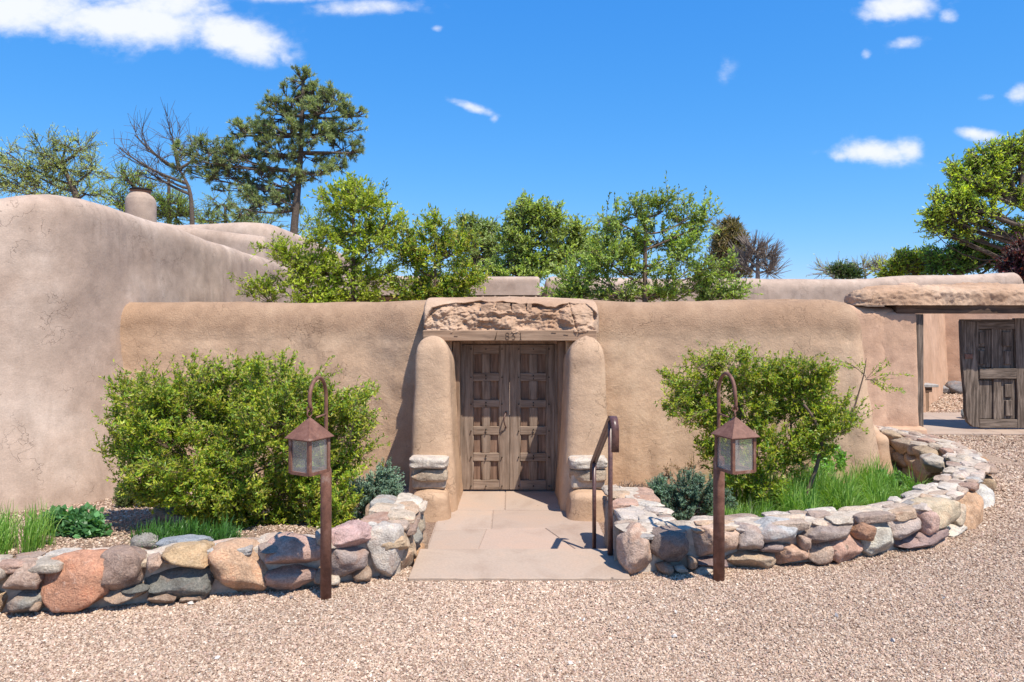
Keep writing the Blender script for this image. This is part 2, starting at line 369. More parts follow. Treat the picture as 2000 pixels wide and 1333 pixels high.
# ------------------------------------------------------------------ adobe masses
def adobe(cl, T=.5, z0=-.25, rz=.38, pz=2.2, rc=.25, e=2.4, bf=.0, bb=.0, be=.0, bp=1.6, ds=.03, dz=.035, und=.02, lump=.006, seed=0, post=None, tf=None):
    """soft mud mass along a centre line [(x,y,top,half-thickness factor)]; returns grid (ns,nt,3)"""
    C = np.array([(c[0], c[1], c[2], c[3] if len(c) > 3 else 1.) for c in cl], float)
    seg = np.hypot(*(C[1:, :2]-C[:-1, :2]).T); L = np.concatenate([[0], np.cumsum(seg)])
    s0, s1 = rc, max(L[-1]-rc, rc+1e-3)
    n = max(2, int((s1-s0)/ds)+1); S = np.linspace(s0, s1, n)
    c = np.stack([np.interp(S, L, C[:, k]) for k in range(4)], 1)
    t = np.gradient(c[:, :2], axis=0) if n > 2 else np.tile(C[-1, :2]-C[0, :2], (n, 1))
    t /= np.linalg.norm(t, axis=1)[:, None]; nr = np.stack([t[:, 1], -t[:, 0]], 1)      # right side of travel
    na = max(6, int(1.6*(rc+T*.5)/ds)); ph = np.linspace(-np.pi/2, np.pi/2, na+2)[1:-1]
    cc, ss = np.cos(ph), np.sin(ph); ca = np.sign(cc)*np.abs(cc)**(2/e); sa = np.sign(ss)*np.abs(ss)**(2/e)
    rows = []   # centre, off vector (full), outward unit, batter, top
    def add(ci, off, out, bt): rows.append((c[ci, :2], off, out, bt, c[ci, 2]))
    h = T/2*c[:, 3]
    for i in range(n): add(i, nr[i]*h[i], nr[i], bf)                                   # right (front) side
    for a, b_, p_ in zip(ca, -sa, ph):
        o = t[-1]*a*rc+(-nr[-1])*(-b_)*h[-1]*1.0; u = o/np.linalg.norm(o)
        k = (np.sin(p_)+1)/2; add(n-1, t[-1]*a*rc+nr[-1]*b_*h[-1], (t[-1]*np.cos(p_)-nr[-1]*np.sin(p_)), be*np.cos(p_)+(bf*(1-k)+bb*k)*(1-np.cos(p_)))
    for i in range(n-1, -1, -1): add(i, -nr[i]*h[i], -nr[i], bb)
    for a, b_, p_ in zip(ca, sa, ph):
        k = (np.sin(p_)+1)/2; add(0, -t[0]*a*rc+nr[0]*b_*h[0], (-t[0]*np.cos(p_)+nr[0]*np.sin(p_)), be*np.cos(p_)+(bb*(1-k)+bf*k)*(1-np.cos(p_)))
    ct = np.array([r[0] for r in rows]); of = np.array([r[1] for r in rows]); ou = np.array([r[2] for r in rows])
    bt = np.array([r[3] for r in rows]); tp = np.array([r[4] for r in rows])
    nv = max(3, int((tp.max()-rz-z0)/dz)); nk = max(8, int(1.6*max(rz, T/2)/dz)); 
    a = np.linspace(0, np.pi/2, nk+1)[1:]
    P = np.zeros((len(rows), nv+1+nk, 3))
    for j in range(nv+1+nk):
        if j <= nv: z = z0+(tp-rz-z0)*j/nv; w = 1.
        else:
            th = a[j-nv-1]; w = np.cos(th)**(2/pz) if j < nv+nk else 0.; z = tp-rz+rz*np.sin(th)**(2/pz)
        b = bt*(np.clip(1-(z-z0)/(tp-z0), 0, 1)**bp)*(w if j > nv else 1.)
        P[:, j, :2] = ct+of*w+ou*b[:, None]; P[:, j, 2] = z
    return displace(P, und, lump, seed, post)
def displace(P, und, lump, seed, post=None):
    ds_ = np.roll(P, -1, 0)-np.roll(P, 1, 0); dt = np.gradient(P, axis=1)
    N = np.cross(ds_, dt); N /= (np.linalg.norm(N, axis=2)[..., None]+1e-9)
    q = P.reshape(-1, 3)
    d = fbm(q, .9, 3, seed)*und+fbm(q, 6, 3, seed+50)*lump
    N2 = N.reshape(-1, 3); bad = P.shape[1]-1
    m = np.ones(P.shape[:2]); m[:, -1] = 0; m[:, -2] *= .5
    q = q+N2*(d*m.reshape(-1))[:, None]
    # ridge top moves straight up, the same on both sides
    P2 = q.reshape(P.shape)
    P2[:, -1, 2] = P[:, -1, 2]+fbm(P[:, -1]*[1, 1, 0], .9, 3, seed)*und*.5
    if post is not None: P2 = post(P2, N)
    return P2
def grid_mesh(name, P, m, parent, smooth=True):
    ns, nt_ = P.shape[:2]; I = np.arange(ns*nt_).reshape(ns, nt_); J = np.roll(I, -1, 0)
    F = np.stack([I[:, :-1], J[:, :-1], J[:, 1:], I[:, 1:]], -1).reshape(-1, 4)
    return mesh(name, P.reshape(-1, 3), F, m, parent, smooth)

# ------------------------------------------------------------------ boxes, tubes, stones
_bx = {}
def box_me(sz, m, bev=.004, wob=0., key=None):
    k = (tuple(round(s, 4) for s in sz), m.name, bev, key)
    if k in _bx: return _bx[k]
    bm = bmesh.new(); bmesh.ops.create_cube(bm, size=1); bmesh.ops.scale(bm, vec=sz, verts=bm.verts)
    if wob:
        bmesh.ops.subdivide_edges(bm, edges=[e for e in bm.edges if e.calc_length() > 4*bev], cuts=3, use_grid_fill=True)
    if bev and not wob: bmesh.ops.bevel(bm, geom=bm.edges[:], offset=bev, segments=1, affect='EDGES', profile=.5)
    if wob:
        r = random.Random(hash(k[0]) & 1023)
        for v in bm.verts: v.co += Vector((r.uniform(-1, 1), r.uniform(-1, 1), r.uniform(-1, 1)))*wob
    me = bpy.data.meshes.new('box'); bm.to_mesh(me); bm.free(); me.materials.append(m); _bx[k] = me
    return me
def box(name, c, sz, m, parent=None, bev=.004, rot=(0, 0, 0), wob=0., key=None):
    me = box_me(sz, m, bev, wob, key); o = link(name, me, parent, c, rot); return o
def tube(pts, r, sides=10, closed=False, flat=None):
    """pts (k,3), r scalar or (k,); flat=(a,b,up) gives a rectangular/oval bar"""
    pts = np.asarray(pts, float); k = len(pts); r = np.broadcast_to(r, (k,))
    T = np.gradient(pts, axis=0) if not closed else np.roll(pts, -1, 0)-np.roll(pts, 1, 0)
    T /= np.linalg.norm(T, axis=1)[:, None]
    up = np.array([0, 0, 1.]) if abs(T[0, 2]) < .9 else np.array([1., 0, 0])
    A = []; a = np.cross(T[0], up); a /= np.linalg.norm(a)
    for i in range(k):
        a = a-T[i]*np.dot(a, T[i]); a /= np.linalg.norm(a); A.append(a)
    A = np.array(A); B = np.cross(T, A)
    if flat:
        s = np.array([[-1, -1], [1, -1], [1, 1], [-1, 1]], float)*np.array([flat[0], flat[1]])
        fa = np.array(flat[2], float); A = np.tile(fa, (k, 1)); A = A-T*(A*T).sum(1)[:, None]; A /= np.linalg.norm(A, axis=1)[:, None]; B = np.cross(T, A)
        V = pts[:, None]+A[:, None]*s[None, :, :1]+B[:, None]*s[None, :, 1:]; sides = 4
    else:
        th = np.linspace(0, 2*np.pi, sides, endpoint=False)
        V = pts[:, None]+r[:, None, None]*(A[:, None]*np.cos(th)[None, :, None]+B[:, None]*np.sin(th)[None, :, None])
    I = np.arange(k*sides).reshape(k, sides); J = np.roll(I, -1, 1)
    if closed: I2, J2 = np.roll(I, -1, 0), np.roll(J, -1, 0); F = np.stack([I, J, J2, I2], -1).reshape(-1, 4); return V.reshape(-1, 3), [F]
    F = np.stack([I[:-1], J[:-1], J[1:], I[1:]], -1).reshape(-1, 4)
    V = V.reshape(-1, 3); n0 = len(V); V = np.vstack([V, pts[:1], pts[-1:]])
    c1 = np.stack([J[0], I[0], np.full(sides, n0)], 1); c2 = np.stack([I[-1], J[-1], np.full(sides, n0+1)], 1)
    return V, [F, np.concatenate([c1, c2])]

def stone_shape(seed, e=3.0, amp=.10, n=12):
    bm = bmesh.new(); bmesh.ops.create_cube(bm, size=2); bmesh.ops.subdivide_edges(bm, edges=bm.edges[:], cuts=n, use_grid_fill=True)
    V = np.array([v.co[:] for v in bm.verts]); r = (np.abs(V)**e).sum(1)**(1/e); V = V/r[:, None]
    rr = np.random.default_rng(seed)
    for _ in range(11):                                 # worn and split facets
        d = rr.normal(size=3); d /= np.linalg.norm(d); k = rr.uniform(.66, .98)*(1.0 if e < 4 else 1.12 if e < 6 else 1.42)
        x = V@d; V = V-np.outer(np.clip(x-k, 0, None)*.96, d)
    V = V*(1+fbm(V+seed*3.1, 1.1, 3, seed)[:, None]*amp*.7+fbm(V+seed*1.7, 4.5, 4, seed+9, .6)[:, None]*amp*.30)
    for v, c in zip(bm.verts, V): v.co = c
    me = bpy.data.meshes.new('stone')
    for f in bm.faces: f.smooth = True
    bm.to_mesh(me); bm.free(); me.materials.append(M_STONE)
    mx = np.abs(V).max(0); return me, mx
ROUND = [stone_shape(i, 3.0, .12) for i in range(8)]
BLOCK = [stone_shape(20+i, 5.0, .11) for i in range(8)]
SMALL = [stone_shape(40+i, 2.8, .13, 4) for i in range(6)]
FLAT = [stone_shape(60+i, 7, .055) for i in range(6)]
def stone(c, half, rz, col, parent, kind='r', tilt=0., name='stone', flip=None):
    me, mx = rnd.choice({'r': ROUND, 'b': BLOCK, 's': SMALL, 'f': FLAT}[kind])
    o = link(name, me, parent, c, (tilt*.3+rnd.uniform(-.05, .05), tilt, rz), tuple(h/m_ for h, m_ in zip(half, mx)))
    if rnd.random() < .5: o.scale.x *= -1; o.scale.y *= -1
    o.color = (*col, 1); return o
# ================================================================== SETTING: ground
GZ = -.018; PZ = -.25
RO = [(.80,4.76),(1.14,4.85),(1.58,4.91),(1.96,4.98),(2.34,5.05),(2.74,5.19),(3.2,5.42),(3.78,5.88),(4.27,6.4),(4.75,7.05),(5.05,7.7),(5.2,8.3),(5.15,9.0),(4.95,9.5)]
LO = [(-5.2,3.9),(-2.96,4.14),(-2.44,4.21),(-1.89,4.4),(-1.54,4.48),(-1.2,4.58),(-.94,4.69),(-.72,4.78)]
def offset(pl, d):
    p = np.array(pl, float); t = np.gradient(p, axis=0); t /= np.linalg.norm(t, axis=1)[:, None]
    return p+np.stack([-t[:, 1], t[:, 0]], 1)*d
RM, LM = offset(RO, .2), offset(LO, .18)
garden = [tuple(x) for x in LM[:-1]]+[(-.8,5.0),(-.72,5.0),(.82,5.0)]+[tuple(x) for x in RM[1:]]+[(4.4,9.3),(4.4,8.45),(-4.7,8.45),(-4.7,7.6),(-6.8,7.4),(-6.8,3.9)]
bm = bmesh.new()
def loop(pts, z):
    vs = [bm.verts.new((x, y, z)) for x, y in pts]
    for i in range(len(vs)): bm.edges.new((vs[i], vs[(i+1) % len(vs)]))
R_ = 1500
loop([(-R_, -R_), (R_, -R_), (R_, R_), (-R_, R_)], GZ); loop(garden, GZ)
bmesh.ops.triangle_fill(bm, use_beauty=True, edges=bm.edges[:])
for f in bm.faces:
    if f.normal.z < 0: f.normal_flip()
me = bpy.data.meshes.new('gravel_ground'); bm.to_mesh(me); bm.free(); me.materials.append(M_GRAVEL)
gr = link('gravel_ground', me); meta(gr, kind='structure')

def bed_z(x, y):
    l = np.interp(y, [4.4, 5.2, 6.5, 7.6, 8.4], [.12, .08, -.08, -.20, -.22])
    r = np.interp(y, [5.0, 6.0, 7.5, 9], [-.05, -.12, -.24, -.25])
    z = np.where(x < 0, l, r); k = sstep(.10, .45, np.minimum(np.abs(x+.72), np.abs(x-.82))); z = z*k+(PZ-.012)*(1-k); return z+k*fbm(np.stack([x, y, x*0], -1), 1.6, 3, 3)*.025
def bed(name, x0, x1, y0, y1, lab):
    gx, gy = np.meshgrid(np.arange(x0, x1+.01, .07), np.arange(y0, y1+.01, .07), indexing='ij')
    P = np.stack([gx, gy, bed_z(gx, gy)], -1); a, b_ = gx.shape
    I = np.arange(a*b_).reshape(a, b_)
    F = np.stack([I[:-1, :-1], I[1:, :-1], I[1:, 1:], I[:-1, 1:]], -1).reshape(-1, 4)
    pl = np.array(garden); 
    cx = P.reshape(-1, 3)[F].mean(1)
    keep = inside(cx[:, :2], pl)
    return meta(mesh(name, P.reshape(-1, 3), F[keep], M_SOIL), kind='structure')
def inside(p, poly):
    x, y = p[:, 0], p[:, 1]; r = np.zeros(len(p), bool); n = len(poly)
    for i in range(n):
        x1, y1 = poly[i]; x2, y2 = poly[(i+1) % n]
        c = ((y1 > y) != (y2 > y)) & (x < (x2-x1)*(y-y1)/(y2-y1+1e-12)+x1); r ^= c
    return r
bed('garden_soil', -6.8, -.70, 3.9, 8.5, ''); bed('garden_soil', .80, 5.2, 4.9, 9.3, '')

# loose gravel: crushed stones a finger-nail across, nobody could count them
def pebbles(name, pts, size, zf, label, pal=None):
    n = len(pts); base = np.array([(1,0,0),(-1,0,0),(0,1,0),(0,-1,0),(0,0,1),(0,0,-1)], float)
    s = size[:, None, None]*rng.uniform(.55, 1.25, (n, 1, 3))*np.array([1, 1, .7])
    v = base[None]*s*(1+rng.uniform(-.3, .3, (n, 6, 1)))+rng.normal(0, .14, (n, 6, 3))*size[:, None, None]
    a = rng.uniform(0, 2*np.pi, n); c, s_ = np.cos(a), np.sin(a)
    R1 = np.zeros((n, 3, 3)); R1[:, 0, 0] = c; R1[:, 0, 1] = -s_; R1[:, 1, 0] = s_; R1[:, 1, 1] = c; R1[:, 2, 2] = 1
    b = rng.uniform(-.7, .7, n); c, s_ = np.cos(b), np.sin(b)
    R2 = np.zeros((n, 3, 3)); R2[:, 0, 0] = c; R2[:, 0, 2] = s_; R2[:, 2, 0] = -s_; R2[:, 2, 2] = c; R2[:, 1, 1] = 1
    v = np.einsum('nij,njk,nlk->nli', R1, R2, v)
    z = zf(pts)+rng.uniform(-.1, .75, n)*size*.7
    v = v+np.column_stack([pts, z])[:, None]
    f0 = np.array([(0,2,4),(2,1,4),(1,3,4),(3,0,4),(2,0,5),(1,2,5),(3,1,5),(0,3,5)])
    F = (f0[None]+6*np.arange(n)[:, None, None]).reshape(-1, 3)
    pal = np.array(pal or [(.50,.365,.265),(.40,.275,.195),(.58,.45,.34),(.27,.175,.125),(.49,.335,.26),(.44,.345,.27),(.66,.55,.44)])
    k = rng.choice(len(pal), n, p=[.26,.22,.18,.13,.10,.07,.04]); t = pal[k]*rng.uniform(.8, 1.18, (n, 1))
    big = fbm(np.column_stack([pts, pts[:, :1]*0]), .7, 3, 4); t = t*(1+.12*big[:, None])
    o = mesh(name, v.reshape(-1, 3), F, M_PEBBLE, None, False, np.repeat(t, 6, 0))
    return meta(o, label, 'gravel', kind='stuff')
def scatter(x0, x1, y0, y1, dens):
    n = int((x1-x0)*(y1-y0)*dens); return np.column_stack([rng.uniform(x0, x1, n), rng.uniform(y0, y1, n)])
gp = np.array(garden); allp, alls = [], []
for y0, y1, dn, sz in ((2.2, 3.1, 6500, .0085), (3.1, 4.0, 12000, .0075), (4.0, 5.0, 9800, .008), (5.0, 6.5, 5600, .0098), (6.5, 8.5, 2600, .013), (8.5, 11, 1500, .016), (11, 17.3, 500, .022)):
    w0, w1 = -y1*.84, y1*.84
    if y0 >= 5: w0 = 2.3+ (y0-5)*.6
    if y0 >= 11: w0, w1 = 7, 12.5
    p = scatter(w0, w1, y0, y1, dn); keep = ~inside(p, gp)
    keep &= ~((p[:, 0] > -.70) & (p[:, 0] < .80) & (p[:, 1] > 4.73) & (p[:, 1] < 8))
    keep &= ~((p[:, 0] > 5.5) & (p[:, 1] > 10.38) & (p[:, 1] < 12.3))
    keep &= ~((np.abs(p[:, 0]) < 6) & (p[:, 1] > 8.4))
    p = p[keep]; allp.append(p); alls.append(rng.uniform(.75, 1.3, len(p))*sz)
p = np.concatenate(allp)
pebbles('gravel', p, np.concatenate(alls), lambda q: np.full(len(q), GZ), 'loose crushed pinkish tan gravel spread over the drive and forecourt')
p1 = scatter(-5.2, -.9, 4.3, 8.2, 1500); p2 = scatter(1.0, 5.0, 5.1, 8.3, 1100); p = np.concatenate([p1, p2]); p = p[inside(p, gp)]
pebbles('mulch_gravel', p, rng.uniform(.006, .014, len(p)), lambda q: bed_z(q[:, 0], q[:, 1]), 'fine tan gravel mulch covering the soil inside the garden beds')
# a few loose white pebbles on the drive
o_ = scatter(-3, 3.4, 3.4, 4.6, 2); o_ = o_[~inside(o_, gp)]
pebbles('gravel', o_, rng.uniform(.014, .022, len(o_)), lambda q: np.full(len(q), GZ+.008), 'scattered larger pale pebbles lying on the gravel drive', [(.62,.56,.5)]*7)

# entry slab, sunken flagstone path, gate threshold
def slab(name, poly, ztop, th, col, parent, bev=.006):
    bm = bmesh.new(); vs = [bm.verts.new((x, y, ztop)) for x, y in poly]; f = bm.faces.new(vs)
    if f.normal.z < 0: f.normal_flip()
    r = bmesh.ops.extrude_face_region(bm, geom=[f]); bmesh.ops.translate(bm, verts=[v for v in r['geom'] if isinstance(v, bmesh.types.BMVert)], vec=(0, 0, -th))
    bmesh.ops.recalc_face_normals(bm, faces=bm.faces)
    bmesh.ops.bevel(bm, geom=[e for e in bm.edges], offset=bev, segments=1, affect='EDGES')
    me = bpy.data.meshes.new(name); bm.to_mesh(me); bm.free(); me.materials.append(M_FLAG)
    o = link(name, me, parent, (0, 0, 0) if parent is None else tuple(wloc(parent))); 
    if parent: o.location = -wloc(parent)
    o.color = (*col, 1); return o
path = thing('path', None, None, kind='structure')
PZ = -.25
C1, C2, C3 = (.405, .312, .25), (.395, .30, .24), (.41, .305, .243)
# slightly rough front edge for the step slab
fr = [(-.687+i*(1.473/24), 4.735+rnd.uniform(-.006, .006)) for i in range(25)]
s0 = slab('step_slab', [(-.685, 5.326)]+fr+[(.787, 5.326)], .004, .10, (.415, .315, .24), path, .005)
G = .004
flags = [[(-.72,5.335),(-.72,6.02),(-.30,6.10),(.02,5.60),(-.12,5.335)], [(-.115,5.335),(.025,5.60),(.55,5.66),(.80,5.50),(.80,5.335)],
         [(-.72,6.03),(-.72,6.62),(-.24,6.66),(-.29,6.11)], [(-.285,6.10),(-.235,6.66),(.30,6.70),(.56,6.02),(.03,5.61)],
         [(.04,5.61),(.565,6.01),(.80,5.86),(.80,5.51),(.55,5.67)], [(.57,6.02),(.31,6.70),(.82,6.72),(.82,5.87)],
         [(-.72,6.63),(-.72,7.3),(-.20,7.3),(-.20,6.675),(-.24,6.67)], [(-.19,6.675),(-.19,7.3),(.82,7.3),(.82,6.73)],
         [(-.72,7.31),(-.72,8.3),(-.08,8.3),(-.08,7.31)], [(-.07,7.31),(-.07,8.3),(.82,8.3),(.82,7.31)]]
for i, pl in enumerate(flags):
    c = np.array(pl).mean(0); pl = [tuple(c+(np.array(q)-c)*.998) for q in pl]
    slab('flagstone', pl, PZ+rnd.uniform(-.002, .002), .05, shade(rnd.choice([C1, C2, C3]), .95, 1.04), path, .004)
box('joint_bed', (.05, 6.82, PZ-.037), (1.56, 3.0, .06), simple('joint_mortar', (.36, .27, .215), .95, 0, 40), path, 0)
th = thing('gate_pavement', None, None, kind='structure')
for x0, x1, y0, y1 in ((5.45, 7.1, 10.4, 12.15), (7.11, 9.3, 10.4, 12.2), (9.31, 12.5, 10.4, 12.15), (5.6, 8.2, 12.16, 12.6)):
    slab('flagstone', [(x0, y0), (x1, y0), (x1, y1), (x0, y1)], .012+rnd.uniform(-.002, .002), .05, shade(C1, .95, 1.05), th)

# ================================================================== adobe garden wall with the doorway
gw = thing('adobe_garden_wall', 'long tan adobe garden wall with rounded top and a wooden double door numbered 831', 'adobe wall', (0, 8.3, PZ))
def zy(y, d=8.45): return CAM_H+(HOR-y)*d/FPX
def swell(P, N):
    x, y, z = P[..., 0], P[..., 1], P[..., 2]
    k = (sstep(-1.7, -1.08, x)*sstep(0, -.2, x)+sstep(1.7, 1.06, x)*sstep(0, .2, x))*sstep(.86, .93, np.abs(x))
    f = sstep(-.25, 1.60, z)*sstep(8.55, 8.3, y)
    P = P.copy(); P[..., 1] -= .14*k*f; return P
# left run
cl = [(x, 8.46, zy(y)) for x, y in ((-5.1, 589), (-4.6, 589), (-3.6, 591), (-2.4, 592), (-1.6, 590), (-1.1, 586), (-.62, 582))]
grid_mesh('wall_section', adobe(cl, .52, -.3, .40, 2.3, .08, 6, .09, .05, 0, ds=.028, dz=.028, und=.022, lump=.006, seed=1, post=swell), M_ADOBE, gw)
cl = [(x, 8.46, zy(y)) for x, y in ((.60, 584), (1.1, 588), (1.5, 591), (2.2, 590), (2.7, 586), (3.2, 584), (3.7, 585), (3.9, 590), (4.05, 600))]
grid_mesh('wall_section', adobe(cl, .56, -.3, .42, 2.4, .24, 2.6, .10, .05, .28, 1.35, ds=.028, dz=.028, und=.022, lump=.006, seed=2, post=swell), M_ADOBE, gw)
# worn mass over the door: plaster has fallen and shows raw mud and bricks
def broken(P, N):
    x, y, z = P[..., 0], P[..., 1], P[..., 2]
    q = np.stack([x, y*0, z], -1)
    zt = np.interp(x, [-.98, -.86, -.60, -.2, .1, .45, .62, .80, .93, 1.0], [1.58, 1.80, 1.875, 1.872, 1.86, 1.825, 1.875, 1.865, 1.74, 1.58])+fbm(q, 9, 3, 7)*.02
    front = sstep(.35, .6, -N[..., 1])*0+((y < 8.1) & (z > 1.44)).astype(float)
    m = front*sstep(-.008, .010, zt-z)*sstep(.93, .915, np.abs(x+.03)+fbm(q, 11, 2, 8)*.02)
    rough = fbm(q, 8, 5, 9, .6); ridge = 1-np.abs(fbm(q*[1, 1, 1.8], 5, 4, 19, .6))
    slope = np.clip((zt-z)/.28, 0, 1)
    dep = .075+.03*rough+.045*(ridge-.8)-.065*slope**1.2
    flap = sstep(.60, .62, x-(1.85-z)*.28)*sstep(.90, .86, x)*sstep(1.62, 1.66, z)         # a slab of plaster still hanging
    dep = dep*(1-.55*flap)
    crack = m*sstep(.012, .0, np.abs(x-(.62+(1.86-z)*.30)-.012*rough))*.04
    P = P.copy(); P[..., 1] += m*(dep)+crack; P[..., 2] += m*fbm(q, 14, 3, 5)*.006
    return P
cl = [(x, 8.18, zy(y, 8.1)) for x, y in ((-.975, 584), (-.8, 582), (-.4, 580), (0, 579), (.4, 580), (.75, 583), (.955, 586))]
Pt = adobe(cl, .98, 1.545, .22, 2.6, .07, 4, 0, 0, 0, ds=.009, dz=.009, und=.02, lump=.005, seed=3, post=broken)
pl_ = grid_mesh('broken_plaster', Pt, M_ADOBE_D, gw); pl_['label'] = 'crumbling raw mud where plaster has fallen above the lintel'
pl_.data.polygons.foreach_set('use_smooth', np.full(len(pl_.data.polygons), True))
for (x0, x1, y0, y1) in ((968, 996, 593, 612), (1000, 1026, 594, 611), (1030, 1038, 594, 610), (940, 964, 596, 616)):
    a, b_ = W(x0, y0, 7.72), W(x1, y1, 7.72)
    o = box('adobe_brick', ((a[0]+b_[0])/2, 7.785, (a[2]+b_[2])/2), (b_[0]-a[0], .10, a[2]-b_[2]), M_ADOBE_D, gw, .006, (0, rnd.uniform(-.04, .04), rnd.uniform(-.05, .05)), .004)
# lintel and its carved number
lz0, lz1 = 1.457, 1.572
box('lintel', (-.025, 7.87, (lz0+lz1)/2), (1.86, .42, lz1-lz0), M_LINTEL, gw, .008)
LY = 7.657
def stroke(pts, r=.0032):
    return tube([(x, LY, z) for x, z in pts], r, 6)
def digit(ch, x, z, h):
    w = h*.5; S = []
    if ch == '8':
        for cz, r in ((.74, .23), (.27, .27)):
            a = np.linspace(0, 2*np.pi, 15); S.append([(x+w*.5+math.sin(t)*r*h*.95, z+h*(cz+r*math.cos(t))) for t in a])
    if ch == '3':
        S.append([(x-.1*w, z+h*.97), (x+w, z+h*.97), (x+w*.45, z+h*.60)])
        a = np.linspace(-.5, 3.6, 12); S.append([(x+w*.42+math.sin(t)*.30*h, z+h*(.29+.30*math.cos(t))) for t in a])
    if ch == '1':
        S.append([(x+w*.3, z+h*.82), (x+w*.5, z+h), (x+w*.5, z)]); S.append([(x+w*.25, z), (x+w*.75, z)])
    return S
M_CARVE = simple('dark_stroke', (.13, .078, .05), .9)  # raised strokes, darker than the lintel wood, drawn in place of cut grooves
for ch, px in (('8', 987.5), ('3', 999), ('1', 1013.5)):
    x = (px-1000)*LY/FPX; parts = [stroke(s) for s in digit(ch, x, 1.474, .075)]
    V_, F_ = join(parts); mesh('house_number', V_, F_, M_CARVE, gw)
for pts in ([(-.158, 1.566), (-.176, 1.47)], [(-.165, 1.55), (-.168, 1.525), (-.186, 1.47)], [(.42, 1.545), (.47, 1.543)], [(.55, 1.525), (.60, 1.52)], [(-.62, 1.51), (-.58, 1.508)]):
    V_, F_ = stroke(pts, .0028); mesh('carved_mark', V_, F_, M_CARVE, gw)
# buttresses and plinths
for sgn, xc, sd in ((-1, -.815, 5), (1, .765, 6)):
    cl = [(xc, 7.28, 1.545, .93), (xc, 7.7, 1.475, .97), (xc, 7.95, 1.45), (xc, 8.5, 1.45, 1.)]
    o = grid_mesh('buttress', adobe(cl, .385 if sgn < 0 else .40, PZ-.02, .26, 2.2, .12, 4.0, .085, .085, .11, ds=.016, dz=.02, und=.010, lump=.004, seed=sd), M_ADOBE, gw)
    cl = [(xc-.01*sgn, 6.93, .0, 1.), (xc-.005, 7.3, .03, .98), (xc, 7.7, .10, 1.02)]
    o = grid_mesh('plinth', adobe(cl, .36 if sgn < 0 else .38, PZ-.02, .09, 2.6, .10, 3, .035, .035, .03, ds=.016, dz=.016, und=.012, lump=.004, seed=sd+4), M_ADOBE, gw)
    # flat ledge stones set against the buttress foot
    for (dx, y, z, w, d_, h, c) in ((0, 7.19, .272, .195, .17, .055, (.58, .51, .43)), (.0, 7.20, .148, .185, .155, .066, (.46, .365, .27))):
        stone((xc+dx*sgn-.01, y, z), (w, d_, h), rnd.uniform(-.05, .05), c, gw, 'f', rnd.uniform(-.02, .02), 'ledge_stone')
    box('ledge_mortar', (xc-.01, 7.23, .14), (.33, .27, .26), M_MORTAR, gw, .02)
# inner reveal either side of the frame
for xa, xb in ((-.80, -.655), (.585, .76)):
    cl = [(xa, 8.1, 1.6), (xb, 8.1, 1.6)]
    grid_mesh('reveal', adobe(cl, .5, PZ-.02, .05, 3, .03, 6, .0, .0, .0, ds=.03, dz=.05, und=.004, lump=.003, seed=15), M_ADOBE, gw)
